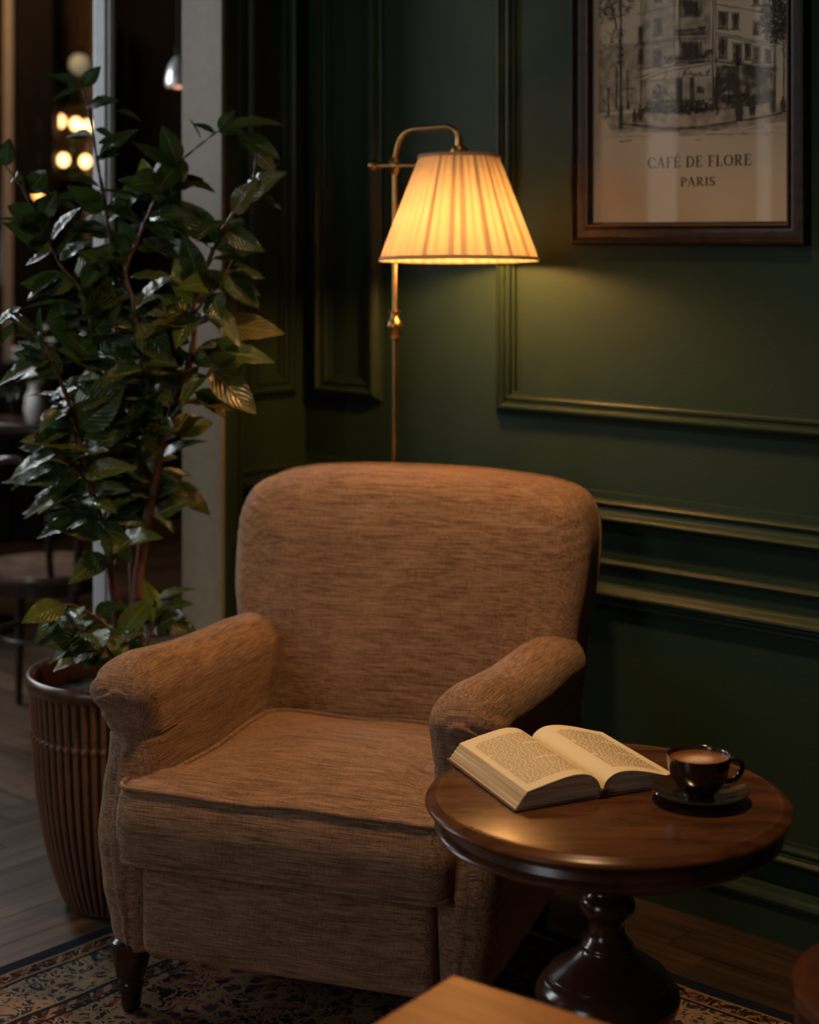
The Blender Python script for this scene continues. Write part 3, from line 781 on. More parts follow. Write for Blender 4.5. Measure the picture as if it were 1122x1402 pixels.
# backrest
bo = []
half = [(0.0, 0.919), (0.12, 0.917), (0.22, 0.911), (0.29, 0.903), (0.345, 0.889), (0.380, 0.864), (0.397, 0.825), (0.402, 0.78), (0.400, 0.72), (0.394, 0.66), (0.384, 0.60), (0.372, 0.48), (0.362, 0.30), (0.350, 0.22), (0.325, 0.17), (0.285, 0.145), (0.20, 0.14)]
hs = fspline(half, 6)
ring = [(x, z) for x, z in hs] + [(-x, z) for x, z in reversed(hs) if x > 1e-6]
ring = list(reversed(ring))            # counter-clockwise
bo = resample(ring, 380)
BT = 0.155
def backmap(u, v, t):
    lean = 0.030+0.26*0.06*math.log(1+math.exp((v-0.44)/0.06))
    y = 0.535+lean+t
    y += 0.05*u*u
    # head roll: top leans over a little
    if v > 0.80: y += 0.10*(v-0.80)
    y += wob(u, v, 0, 0.0025)
    # gathers in the cloth at both top corners
    if abs(u) > 0.30 and 0.74 < v < 0.90 and t < 0.11:
        q_ = ((v+0.35*(0.41-abs(u)))/0.026) % 1.0
        g = min(1, (abs(u)-0.30)/0.07)*min(1, (v-0.74)/0.03)*min(1, (0.90-v)/0.03)*min(1, (0.11-t)/0.03)
        y -= 0.006*g*(q_**2.5-0.3)
    return (u-0.010*min(1, max(0, (v-0.45)/0.2)), y, v)
def check_ccw(p): return sum(p[i-1][0]*p[i][1]-p[i][0]*p[i-1][1] for i in range(len(p))) > 0
if not check_ccw(bo): bo = list(reversed(bo))
back = pillow(bo, BT, 0.062, 0.020, 0.018, 0.004, backmap, nring=10, ncore=26).build('backrest', M['fab_x'], chair, angle=180)
seam = [backmap(u, v, BT-0.012) for u, v in resample(inset(bo, 0.0), 240)]
seam = [(x, y, z) for x, y, z in seam if z > 0.20]
k0 = max(range(len(seam)), key=lambda i: (Vector(seam[i])-Vector(seam[i-1])).length); seam = seam[k0:]+seam[:k0]
MB().tube(seam, 0.0035, 8).build('piping', M['fab_x'], back, angle=180)
# legs
lp = [(0.001, 0.0), (0.015, 0.0), (0.018, 0.004), (0.020, 0.028), (0.024, 0.050), (0.0225, 0.053), (0.0225, 0.056), (0.027, 0.062), (0.034, 0.090), (0.038, 0.112), (0.037, 0.128), (0.030, 0.135), (0.001, 0.135)]
for x, y in ((-0.325, 0.056), (0.325, 0.056), (-0.295, 0.66), (0.295, 0.66)):
    MB().lathe(lp, 28, (x, y, 0)).build('leg', M['leg'], chair, angle=35)

# ------------------------------------------------------------------ round side table
TZ = 0.595; TY = 2.55; TX = (832-561)/F*TY
table = thing('pedestal_table', 'round dark polished wood side table on a turned pedestal beside the armchair', 'side table', (TX, TY, 0))
TR = 0.272
tp = [(0.001, -0.018), (TR-0.03, -0.018), (TR-0.012, -0.018)] + [(TR-0.006+0.011*math.sin(math.pi*k/8), -0.018+0.016*k/8) for k in range(9)] + [(TR-0.010, 0.0), (TR-0.016, -0.0012), (TR-0.022, 0.0), (0.001, 0.0)]
MB().lathe(tp, 120, (0, 0, TZ)).build('tabletop', M['walnut'], table, angle=30)
apn = [(0.001, -0.018), (TR-0.016, -0.018), (TR-0.024, -0.021), (TR-0.026, -0.030), (TR-0.022, -0.040)] + [(TR-0.018+0.009*math.sin(math.pi*k/6), -0.041-0.012*k/6) for k in range(7)] + [(TR-0.03, -0.056), (TR-0.035, -0.062), (0.001, -0.062)]
MB().lathe(apn, 120, (0, 0, TZ)).build('apron', M['walnut_dark'], table, angle=30)
pp = [(0.0, 0.533), (0.060, 0.533), (0.060, 0.520), (0.046, 0.505), (0.034, 0.480), (0.030, 0.455), (0.034, 0.445), (0.040, 0.438), (0.043, 0.428), (0.040, 0.418), (0.033, 0.410), (0.027, 0.403), (0.0265, 0.392), (0.029, 0.382), (0.035, 0.374), (0.040, 0.368), (0.040, 0.362),
      (0.052, 0.352), (0.070, 0.340), (0.087, 0.328), (0.091, 0.325), (0.090, 0.321), (0.098, 0.316), (0.107, 0.304), (0.110, 0.290), (0.106, 0.276), (0.096, 0.264), (0.078, 0.254), (0.058, 0.246), (0.050, 0.232), (0.046, 0.20), (0.046, 0.12), (0.055, 0.08), (0.08, 0.055), (0.12, 0.040), (0.150, 0.030), (0.155, 0.015), (0.150, RUGZ), (0.0, RUGZ)]
pp2 = fspline(pp, 4); MB().lathe([(max(0.0005, r), z) for r, z in reversed(pp2)], 64).build('pedestal', M['pedestal'], table, angle=30)

# ------------------------------------------------------------------ open book
bu = Vector((-0.36, 0.933, 0)).normalized(); bv = Vector((0.905, 0.425, 0)).normalized()
book = thing('open_book', 'open hardback book with cream printed pages lying on the round table', 'book', (0.292, 2.532, TZ+0.0006), 0)
BL = 0.262
def bp_(u, v, z): p = bu*u+bv*v; return (p.x, p.y, z)
lp_ = fspline([(0, 0.009), (-0.008, 0.026), (-0.024, 0.037), (-0.050, 0.040), (-0.085, 0.035), (-0.110, 0.030), (-0.129, 0.026)], 5)
rp_ = fspline([(0, 0.009), (0.008, 0.024), (0.026, 0.033), (0.052, 0.033), (0.085, 0.026), (0.115, 0.017), (0.140, 0.010)], 5)
def block(top, sgn, edge_v):
    n = len(top); mb = MB(); zb = 0.0035
    bot = [(v*(edge_v/top[-1][0]), zb) for v, z in top]
    for (a, b) in ((0, 1),):
        for i in range(n-1):
            mb.quad(bp_(0.003, *top[i]), bp_(0.003, *top[i+1]), bp_(BL-0.003, *top[i+1]), bp_(BL-0.003, *top[i]), 0)
    # head, tail and fore edges in thin layers so that the leaves read
    K = 9
    for u in (0.003, BL-0.003):
        for k in range(K):
            for i in range(n-1):
                def q(j, f):
                    v = bot[j][0]+(top[j][0]-bot[j][0])*f; return bp_(u+(0.0006 if k % 2 else 0)*(1 if u < 0.1 else -1), v, zb+(top[j][1]-zb)*f)
                mb.quad(q(i, k/K), q(i+1, k/K), q(i+1, (k+1)/K), q(i, (k+1)/K), 1)
    for k in range(K):
        f0, f1 = k/K, (k+1)/K; j = n-1
        off = 0.0008 if k % 2 else 0
        def q2(f, u): v = bot[j][0]+(top[j][0]-bot[j][0])*f-sgn*off; return bp_(u, v, zb+(top[j][1]-zb)*f)
        mb.quad(q2(f0, 0.003), q2(f1, 0.003), q2(f1, BL-0.003), q2(f0, BL-0.003), 1)
    mb.quad(bp_(0.003, 0, zb), bp_(0.003, bot[-1][0], zb), bp_(BL-0.003, bot[-1][0], zb), bp_(BL-0.003, 0, zb), 1)
    o = mb.build('page_block', [M['paper'], M['page_edge']], book, smooth=True, angle=50)
    me = o.data; uv = me.uv_layers.new(name='UVMap')
    for p in me.polygons:
        for li in p.loop_indices:
            c = me.vertices[me.loops[li].vertex_index].co; uv.data[li].uv = (c.x+c.y, c.z*120/60)
    return o
block(lp_, -1, -0.149); block(rp_, 1, 0.147)
cv = MB()
cv.add([bp_(u, v, z) for u in (-0.002, BL+0.002) for v, z in ((-0.153, 0.0), (-0.012, 0.0), (-0.012, 0.003), (-0.153, 0.003))], [(0,1,2,3),(4,7,6,5),(0,4,5,1),(1,5,6,2),(2,6,7,3),(3,7,4,0)])
cv.add([bp_(u, v, z) for u in (-0.002, BL+0.002) for v, z in ((0.012, 0.0), (0.151, 0.0), (0.151, 0.003), (0.012, 0.003))], [(0,1,2,3),(4,7,6,5),(0,4,5,1),(1,5,6,2),(2,6,7,3),(3,7,4,0)])
sp_ = [(-0.013, 0.002), (-0.010, 0.0005), (0.010, 0.0005), (0.013, 0.002), (0.010, 0.004), (-0.010, 0.004)]
cv.add([bp_(u, v, z) for u in (-0.003, BL+0.003) for v, z in sp_], [(0,1,2,3,4,5), (11,10,9,8,7,6)]+[(i, 6+i, 6+(i+1) % 6, (i+1) % 6) for i in range(6)])
cv.tube([bp_(-0.004, 0, 0.0072), bp_(0.002, 0, 0.0072)], 0.0068, 16)
cv.build('cover', M['cover'], book, smooth=False)
def zat(tab, v):
    tab = sorted(tab)
    for (a, za), (b, zb) in zip(tab, tab[1:]):
        if a <= v <= b: return za+(zb-za)*(v-a)/(b-a)
    return tab[-1][1]
tx = MB()
rnd = random.Random(3)
for tab, v0, v1 in ((lp_, -0.118, -0.026), (rp_, 0.032, 0.120)):
    for ln in range(31):
        u = BL-0.035-ln*0.0066
        if u < 0.028: break
        v = v0+(0.008 if ln in (0, 9, 20) else 0); ve = v1-(rnd.uniform(0.02, 0.05) if ln in (8, 19) else 0)
        while v < ve:
            wl = rnd.uniform(0.003, 0.010); e = min(v+wl, ve)
            tx.quad(*[bp_(uu, vv, zat(tab, vv)+0.0004) for uu, vv in ((u, v), (u, e), (u+0.0019, e), (u+0.0019, v))])
            v = e+0.0022
tag(tx.build('printed_text', M['ink'], book, smooth=False), kind='stuff')

# ------------------------------------------------------------------ coffee cup and saucer
SX, SY = 0.436, 2.520
sau = MB().lathe([(0.001, 0.001), (0.034, 0.001), (0.036, 0.004), (0.058, 0.010), (0.071, 0.0155), (0.0735, 0.018), (0.072, 0.0195), (0.058, 0.0145), (0.036, 0.0085), (0.026, 0.0075), (0.001, 0.0075)], 72).build('saucer', M['ceramic'], angle=50)
sau.location = (SX, SY, TZ); tag(sau, 'dark brown glazed saucer under the coffee cup', 'saucer')
cup = thing('coffee_cup', 'dark brown glazed coffee cup with handle, standing on the saucer', 'cup', (SX-0.002, SY, TZ+0.0085))
cpf = fspline([(0.022, 0.0), (0.024, 0.004), (0.030, 0.010), (0.040, 0.024), (0.0455, 0.042), (0.0475, 0.060)], 5)
cpi = fspline([(0.0460, 0.0605), (0.0435, 0.042), (0.038, 0.025), (0.028, 0.012), (0.001, 0.009)], 5)
MB().lathe([(0.001, 0.002), (0.020, 0.001)]+cpf+[(0.0472, 0.0612)]+cpi, 64).build('cup_body', M['ceramic'], cup, angle=60)
hd = spline([(0.044, 0, 0.049), (0.055, 0, 0.052), (0.065, 0, 0.048), (0.068, 0, 0.038), (0.063, 0, 0.027), (0.052, 0, 0.020), (0.038, 0, 0.019)], 6)
MB().tube(hd, 0.0038, 12, flat=1.3).build('handle', M['ceramic'], cup, angle=80)
o = MB().lathe([(0.001, 0.0), (0.0444, 0.0), (0.0448, 0.0006)], 48, cap=False).build('coffee', M['coffee'], cup); o.location = (0, 0, 0.0540)
cup.rotation_euler = (0, 0, R(8))

# ------------------------------------------------------------------ brass floor lamp
PX_, PY_ = (541-561)/F*3.88, 3.88
lamp = thing('floor_lamp', 'brass floor lamp with cream pleated shade behind the armchair', 'floor lamp', (PX_, PY_, 0))
MB().lathe([(0.001, 0), (0.098, 0), (0.100, 0.006), (0.094, 0.014), (0.060, 0.020), (0.024, 0.028), (0.014, 0.05), (0.001, 0.05)], 48).build('lamp_base', M['brass'], lamp, angle=35)
ZK = EYE-(445-HY)*3.88/F; ZC = EYE-(227-HY)*3.88/F; ZA = EYE-(179-HY)*3.88/F
MB().lathe([(0.001, 0.04), (0.0085, 0.04), (0.0085, ZK-0.03), (0.0085, ZK), (0.0060, ZK+0.01), (0.0060, ZC), (0.001, ZC)], 24).build('pole', M['brass'], lamp, angle=35)
fin = [(0.0075, -0.034), (0.013, -0.032), (0.013, -0.027), (0.009, -0.024), (0.013, -0.018), (0.018, -0.008), (0.0185, 0.0), (0.015, 0.010), (0.0095, 0.018), (0.009, 0.026), (0.0135, 0.028), (0.0135, 0.033), (0.007, 0.035)]
MB().lathe(fin, 32, (0, 0, ZK)).build('pole_knop', M['brass'], lamp, angle=50)
AD = WD.copy(); SL = 0.195
def la(d, z): return (AD.x*d, AD.y*d, z)
armp = spline([la(0, ZC), la(0.002, ZC+0.022), la(0.018, ZA-0.020), la(0.050, ZA-0.001), la(0.11, ZA+0.001), la(SL-0.035, ZA+0.002), la(SL-0.010, ZA-0.008), la(SL, ZA-0.030), la(SL, ZA-0.058)], 7)
MB().tube(armp, 0.0062, 16).build('lamp_arm', M['brass'], lamp, angle=80)
MB().tube([(-0.045, 0, ZC), (0.085, -0.03, ZC)], 0.0058, 12).ball((-0.050, 0, ZC), 0.013).ball((-0.036, 0, ZC), 0.008).lathe([(0.001, -0.020), (0.009, -0.020), (0.011, -0.014), (0.015, -0.008), (0.016, 0), (0.015, 0.008), (0.011, 0.014), (0.009, 0.02), (0.001, 0.02)], 20, (0, 0, ZC)).build('adjusting_bar', M['brass'], lamp, angle=60)
sc_ = Vector(la(SL, 0)); SHY = PY_+sc_.y
ZT = EYE-(213-HY)*SHY/F; ZB = EYE-(357-HY)*SHY/F; RT, RB = 54/F*SHY, 108/F*SHY
head = [(0.001, 0.034), (0.009, 0.034), (0.010, 0.016), (0.018, 0.012), (0.021, 0.004), (0.021, -0.006), (0.001, -0.006)]
MB().lathe(list(reversed(head)), 32, (sc_.x, sc_.y, ZT+0.006)).build('shade_holder', M['brass'], lamp, angle=35)
def build_shade():
    np_ = 40; seg = np_*6; nz = 10; vs = []; fold = []; rnd = random.Random(11)
    wts = [rnd.uniform(0.7, 1.4) for _ in range(np_)]; tot = sum(wts); angs = []; fv = []; a = 0
    H = ZT-ZB
    for w_ in wts:
        dk = rnd.random()
        for k in range(6):
            angs.append((a+w_*k/6)/tot*2*math.pi); fv.append((k, dk))
        a += w_
    for j in range(nz+1):
        t = j/nz
        for ai, (k, dk) in zip(angs, fv):
            r = RT+(RB-RT)*t; amp = (0.0012+0.0030*t)*(1 if j not in (0, nz) else 0.6)
            saw = (0.0, 1.0, 0.85, 0.6, 0.35, 0.15)[k]
            vs.append((r*math.cos(ai)+amp*saw*math.cos(ai), r*math.sin(ai)+amp*saw*math.sin(ai), H*(1-t)))
            base = (0.95, 1.0, 0.95, 0.05, 0.0, 0.12)[k]*(0.6+0.4*dk) if dk > 0.4 else (0.35, 0.3, 0.05, 0.0, 0.15, 0.2)[k]
            top = max(0, 1-t*4.5)*0.35
            fold.append(min(1, base+top))
    fs = [(j*seg+k, j*seg+(k+1) % seg, (j+1)*seg+(k+1) % seg, (j+1)*seg+k) for j in range(nz) for k in range(seg)]
    me = bpy.data.meshes.new('lamp_shade'); me.from_pydata(vs, [], fs)
    at_ = me.attributes.new('fold', 'FLOAT', 'POINT'); at_.data.foreach_set('value', fold)
    me.materials.append(M['shade']); me.polygons.foreach_set('use_smooth', [True]*len(fs))
    o = bpy.data.objects.new('lamp_shade', me); COL.objects.link(o); o.parent = lamp
    tilt = R(-2.6); o.location = (sc_.x, sc_.y, ZB); o.rotation_euler = (tilt, 0, 0)
    o['label'] = 'cream pleated fabric shade, glowing warm'
    def band(name, r0, r1, z0, z1, m):
        mb = MB().lathe([(r0, z0), (r0+0.0022, z0), (r1+0.0022, z1), (r1, z1), (r0, z0)], 96, cap=False)
        q = mb.build(name, m, o, angle=60); return q
    sl = (RB-RT)/H
    band('trim_band', RB+0.0022, RB+0.003-0.008*sl, -0.001, 0.007, M['shade_trim'])
    band('trim_band', RT+0.002+0.006*sl, RT+0.0015, H-0.006, H+0.001, M['shade_trim'])
    # wire spider carrying the shade from the holder
    wr = MB()
    for k in range(3):
        a = 2*math.pi*k/3+0.4; wr.tube([(0.010*math.cos(a), 0.010*math.sin(a), H-0.004), (RT*math.cos(a), RT*math.sin(a), H-0.004)], 0.0012, 6)
    wr.build('shade_wire', M['brass'], o)
    return o
shade = build_shade()
bz = ZB+0.052
MB().lathe([(0.001, bz-0.034), (0.012, bz-0.030), (0.024, bz-0.014), (0.027, bz), (0.023, bz+0.016), (0.013, bz+0.032), (0.012, bz+0.042), (0.001, bz+0.042)], 24, (sc_.x, sc_.y, 0)).build('bulb', M['lamp_bulb'], lamp)
MB().lathe([(0.001, bz+0.041), (0.015, bz+0.041), (0.015, bz+0.085), (0.006, bz+0.090), (0.006, ZT+0.004), (0.001, ZT+0.004)], 20, (sc_.x, sc_.y, 0)).build('lamp_socket', M['brass'], lamp, angle=35)

# ------------------------------------------------------------------ framed poster
FX0, FX1, FZ0, FZ1 = -0.380, 0.207, 1.424, 2.245
pic = thing('framed_poster', 'poster of a Paris cafe street corner in a dark wooden frame on the green wall', 'framed picture', WP+Vector((0, 0, 0)), WA)
FR = [(0, 0.001), (0, 0.022), (0.003, 0.028), (0.008, 0.030), (0.012, 0.027), (0.016, 0.021), (0.024, 0.022), (0.032, 0.020), (0.038, 0.015), (0.040, 0.019), (0.044, 0.020), (0.047, 0.016), (0.049, 0.009), (0.049, 0.004)]
frm = frame_mould(MB(), FX0, FX1, FZ0, FZ1, FR).build('frame', M['frame'], pic, angle=28)
GL = [(0.039, 0.0185), (0.0405, 0.0212), (0.0435, 0.0212), (0.045, 0.0185)]
frame_mould(MB(), FX0, FX1, FZ0, FZ1, GL).build('gilt_edge', M['gilt'], frm, angle=28)
ix0, ix1, iz0, iz1 = FX0+0.046, FX1-0.046, FZ0+0.046, FZ1-0.046
pr = MB().box(ix0, ix1, -0.004, -0.001, iz0, iz1).build('print', M['poster'], pic, smooth=False)
MB().box(ix0, ix1, -0.0085, -0.0075, iz0, iz1).build('glass_pane', M['glass'], pic, smooth=False)
def wuv(px, py):      # place on the poster that the photograph shows at this pixel
    k = (px-561)/F; s_ = (k*WP.y-WP.x)/(WD.x-k*WD.y); z = WP.y+WD.y*s_; return s_, EYE-(py-HY)*z/F
yy_ = [-0.0046]
sk = MB(); rs = random.Random(5)
def poly(pts, mi, lay=0): sk.add([(a, yy_[0]-lay*0.0002, b) for a, b in (wuv(*p) for p in pts)], [tuple(range(len(pts)))], mi)
def stroke(pts, wpx=0.8, mi=0, jit=0.5, lay=2, n=4):
    P = []
    for (a, b), (c, d) in zip(pts, pts[1:]):
        for k in range(n): P.append((a+(c-a)*k/n+rs.uniform(-jit, jit)*(k > 0), b+(d-b)*k/n+rs.uniform(-jit, jit)*(k > 0)))
    P.append(pts[-1]); L = []; Rr = []
    for i, p in enumerate(P):
        q = P[min(i+1, len(P)-1)]; r = P[max(i-1, 0)]; dx, dy = q[0]-r[0], q[1]-r[1]; l = math.hypot(dx, dy) or 1
        ww = wpx/2*rs.uniform(0.5, 1.3); L.append((p[0]-dy/l*ww, p[1]+dx/l*ww)); Rr.append((p[0]+dy/l*ww, p[1]-dx/l*ww))
    vs = [(a, yy_[0]-lay*0.0002, b) for a, b in (wuv(*p) for p in L+Rr)]; m_ = len(P)
    sk.add(vs, [(i, i+1, m_+i+1, m_+i) for i in range(m_-1)], mi)
def win(x, y, w_, h_, sl=0.0):
    # a sketched window: dark reveal, lighter shutters, sill and balcony hatching
    poly([(x, y), (x+w_, y+sl*w_), (x+w_, y+h_+sl*w_), (x, y+h_)], 3, 1)
    poly([(x+w_*.3, y+1), (x+w_*.72, y+1+sl*w_), (x+w_*.72, y+h_*.8), (x+w_*.3, y+h_*.8)], 0, 2)
    for xx in (x, x+w_*.5, x+w_): stroke([(xx, y), (xx, y+h_)], 0.9, 0)
    stroke([(x-2, y-1), (x+w_+2, y-1+sl*w_)], 1.0, 0); stroke([(x-3, y+h_), (x+w_+3, y+h_+sl*w_)], 1.4, 0)
    for k in range(int(w_/1.6)): stroke([(x+k*1.6, y+h_*.68), (x+k*1.6, y+h_)], 0.5, 1, 0.2, n=1)
def scribble(cx, cy, rx, ry, n, mi=0, w_=0.8, ln=3.5):
    for _ in range(n):
        a = rs.uniform(0, 6.28); r = math.sqrt(rs.random()); x, y = cx+rx*r*math.cos(a), cy+ry*r*math.sin(a); b = rs.uniform(0, 6.28)
        x = max(823, min(1088, x))
        stroke([(x, y), (min(1090, max(822, x+ln*math.cos(b))), y+ln*math.sin(b)*0.8)], w_*rs.uniform(.5, 1.6), mi, 0.3, n=2)
T0 = -60
# broad washes of shade
poly([(885, T0), (930, T0), (925, 85), (880, 95)], 2); poly([(930, T0), (975, T0), (975, 85), (932, 85)], 2)
poly([(822, 60), (882, 60), (880, 150), (822, 155)], 2); poly([(985, 88), (1060, 96), (1062, 140), (985, 152)], 3)
poly([(828, 158), (1088, 140), (1088, 165), (960, 182), (840, 180)], 2); poly([(880, 112), (985, 106), (985, 152), (882, 156)], 2)
# facade lines
for x, y0, y1 in ((978, T0, 150), (982, T0, 150), (932, T0, 60), (880, T0, 150), (925, T0, 85), (1062, 62, 140)): stroke([(x, y0), (x, y1)], 1.1, 0, 0.6, n=12)
for (x0, y0, x1, y1) in ((870, 62, 932, 52), (982, 45, 1062, 60), (870, 64, 932, 55), (982, 48, 1062, 64), (982, 6, 1062, 20), (875, 20, 928, 8), (980, 82, 1066, 92), (872, 108, 930, 88), (982, 85, 1066, 95), (875, 97, 930, 84), (925, 88, 980, 84)):
    stroke([(x0, y0), (x1, y1)], 1.2, 0, 0.8, n=8)
for (x, y, w_, h_, sl) in ((898, 26, 10, 24, -.1), (897, 68, 10, 24, -.1), (876, 38, 6, 22, -.1), (876, 68, 6, 20, -.1), (898, -22, 10, 26, -.1), (986, 16, 12, 24, .15), (1005, 18, 8, 22, .15),
        (986, 52, 11, 28, .12), (1006, 60, 11, 24, .12), (1022, 60, 8, 22, .1), (1034, 64, 9, 22, .1), (1050, 68, 7, 18, .1), (1034, 30, 7, 18, .1), (986, -28, 12, 26, .15), (1006, -26, 9, 24, .15), (1034, -12, 7, 20, .1)): win(x, y, w_, h_, sl)
# corner bay with balconies
for yb in (-46, 0, 58):
    hh = 24
    poly([(936, yb), (960, yb), (960, yb+hh), (936, yb+hh)], 3, 1)
    for xx in (934, 940, 948, 956, 962): stroke([(xx, yb-2), (xx, yb+hh)], 1.2, 0)
    stroke([(928, yb-5), (968, yb-5)], 1.6, 0); poly([(940, yb+3), (947, yb+3), (947, yb+hh-4), (940, yb+hh-4)], 0, 2); poly([(950, yb+3), (957, yb+3), (957, yb+hh-4), (950, yb+hh-4)], 0, 2)
for yb in (-14, 42, 80):
    stroke([(926, yb), (968, yb-3)], 2.2, 0); stroke([(926, yb+7), (968, yb+4)], 1.6, 0)
    for k in range(20): stroke([(927+k*2.1, yb), (927+k*2.1, yb+7)], 0.7, 0, 0.3, n=1)
    scribble(930, yb-1, 4, 4, 14, 0, 1.0); scribble(964, yb-3, 5, 4, 16, 0, 1.0)
scribble(918, 82, 5, 5, 30, 0, 1.1); scribble(972, 74, 5, 8, 34, 0, 1.2)
# awning
poly([(880, 111), (915, 98), (978, 87), (978, 103), (915, 109)], 5, 1)
for a, b in (((880, 111), (915, 98)), ((915, 98), (978, 87)), ((880, 112), (915, 109)), ((915, 109), (978, 103)), ((915, 98), (911, 110)), ((978, 87), (978, 104)), ((898, 94), (980, 84))): stroke([a, b], 1.3, 0, 0.4)
for k in range(10): stroke([(884+k*9.4, 111-k*1.5), (886+k*9.4, 113-k*1.2)], 1.2, 1, 0.3, n=1)
# flowing script on the awning
scr = [(936, 106), (939, 100), (941, 97), (939, 103), (943, 101), (945, 103), (948, 98), (949, 104), (952, 101), (955, 104), (956, 100), (959, 103), (962, 99), (962, 104), (966, 102)]
stroke(scr, 1.3, 0, 0.2, 4, 2); stroke([(969, 105), (972, 98), (975, 94), (971, 97), (974, 100)], 1.3, 0, 0.2, 4, 2); stroke([(938, 98), (947, 95)], 1.0, 0, 0.2, 4)
for k in range(4): stroke([(915+k*5, 107), (918+k*5, 99)], 0.8, 1, 0.3, 4)
# side awnings and dark shopfronts
poly([(1022, 92), (1042, 90), (1056, 106), (1030, 109)], 0, 1); poly([(984, 90), (1008, 92), (1012, 120), (984, 130)], 3, 1)
for x in (984, 1000, 1008, 1025, 1040, 1052): stroke([(x, 92), (x, 142)], 1.6, 0, 0.6)
stroke([(980, 84), (1066, 96)], 2.4, 0, 0.5, n=8)
for x in (929, 933, 948, 951, 979, 983): stroke([(x, 106), (x, 150)], 1.8, 0, 0.4)
poly([(928, 108), (936, 108), (936, 148), (928, 148)], 0, 1); poly([(946, 107), (952, 107), (952, 148), (946, 148)], 3, 1)
poly([(956, 118), (966, 118), (966, 128), (956, 128)], 3, 1)
# crowd on the terrace
scribble(930, 146, 46, 9, 520, 0, 1.2, 3.0); scribble(930, 150, 50, 6, 300, 0, 1.4, 3.5); scribble(1022, 136, 34, 8, 260, 0, 1.2, 3); scribble(905, 128, 10, 12, 90, 0, 1.0)
for x in range(890, 978, 5):
    y = 139+rs.uniform(-3, 3); poly([(x+2*math.cos(a*1.05), y+2*math.sin(a*1.05)) for a in range(6)], 0, 3)
# figures and lamp posts
def fig(x, y, h_):
    poly([(x-h_*.13, y-h_*.78), (x+h_*.13, y-h_*.78), (x+h_*.17, y-h_*.4), (x+h_*.12, y), (x+h_*.02, y), (x, y-h_*.35), (x-h_*.02, y), (x-h_*.12, y), (x-h_*.17, y-h_*.4)], 0, 3)
    poly([(x+h_*.09*math.cos(a*.785), y-h_*.9+h_*.1*math.sin(a*.785)) for a in range(8)], 0, 3)
fig(871, 168, 19); fig(879, 166, 22); fig(1014, 166, 32); fig(1032, 158, 26); fig(1060, 154, 22); fig(1074, 152, 20); fig(862, 150, 12)
for x, y0, y1, w_ in ((852, T0, 176, 2.6), (835, 120, 161, 2.0), (846, 90, 150, 1.6), (1063, 104, 152, 1.8), (861, 96, 150, 1.2), (1012, 84, 135, 3.0), (984, 100, 158, 1.6)): stroke([(x, y0), (x, y1)], w_, 0, 0.3, n=8)
poly([(849.5, 145), (854.5, 145), (854.5, 177), (849.5, 177)], 0, 3)
for y in (42, 47, 67, 75, 86): scribble(852, y, 3, 2, 8, 0, 1.3)
stroke([(850, 123), (872, 121)], 1.3, 0)
scribble(1012, 84, 4, 5, 40, 0, 1.2)
# trees
for _ in range(3): scribble(1066, 20, 24, 40, 230, 0, 1.3, 4.0)
scribble(1062, 22, 18, 26, 260, 0, 1.5, 3.5); scribble(845, -10, 26, 40, 300, 1, 1.4, 4); scribble(832, 5, 12, 30, 150, 0, 1.0, 3)
for pts in (((1063, 150), (1064, 60), (1058, 40), (1050, 20)), ((1064, 60), (1070, 42), (1078, 20)), ((1075, 152), (1075, 60)), ((850, 60), (842, 20), (836, 0)), ((838, 60), (843, 40))): stroke(list(pts), 1.3, 0, 0.6, n=5)
scribble(1080, 55, 8, 30, 60, 1, 0.8, 5); scribble(835, 70, 12, 30, 60, 1, 0.7, 4); scribble(828, 150, 8, 14, 40, 1, 0.8)
# pavement
stroke([(850, 168), (880, 172), (915, 176), (960, 174), (1010, 166), (1050, 160), (1088, 150)], 2.4, 0, 0.5, n=6)
stroke([(850, 170), (915, 178), (965, 176), (1010, 169)], 1.2, 0, 0.6, n=6)
stroke([(930, 184), (1066, 182)], 0.8, 1, 0.5, n=12); stroke([(830, 188), (890, 186)], 0.8, 1, 0.5, n=8); stroke([(850, 194), (868, 192)], 1.2, 0, 0.3); stroke([(955, 191), (962, 192)], 1, 1)
for _ in range(60):
    x = rs.uniform(830, 1070); y = rs.uniform(172, 186); stroke([(x, y), (x+rs.uniform(4, 18), y+rs.uniform(-1, .5))], 0.5, 1, 0.3)
tag(sk.build('drawing', [M['sk_dark'], M['sk_mid'], M['wash1'], M['wash2'], M['paper'], M['poster']], pr, smooth=False), kind='stuff')

# serif lettering, one unit tall, built from ribbons
TH, TN = 0.17, 0.055
def arc(cx, cy, rx, ry, a0, a1, n=14): return [(cx+rx*math.cos(R(a0+(a1-a0)*k/n)), cy+ry*math.sin(R(a0+(a1-a0)*k/n))) for k in range(n+1)]
def rib(pts, ws):
    n = len(pts); L = []; Q = []
    for i, p in enumerate(pts):
        q = pts[min(i+1, n-1)]; r = pts[max(i-1, 0)]; dx, dy = q[0]-r[0], q[1]-r[1]; l = math.hypot(dx, dy) or 1
        w_ = ws[i] if isinstance(ws, list) else ws; L.append((p[0]-dy/l*w_/2, p[1]+dx/l*w_/2)); Q.append((p[0]+dy/l*w_/2, p[1]-dx/l*w_/2))
    return [[L[i], L[i+1], Q[i+1], Q[i]] for i in range(n-1)]
def stem(x, y0=0, y1=1, w_=TH): return rib([(x, y0), (x, y1)], w_)
def ser(x, y, w_=0.34): return rib([(x-w_/2, y), (x+w_/2, y)], TN)
def tick(x, y, h_): return [[(x, y), (x+0.05, y), (x+0.05, y+h_), (x+0.02, y+h_)]]
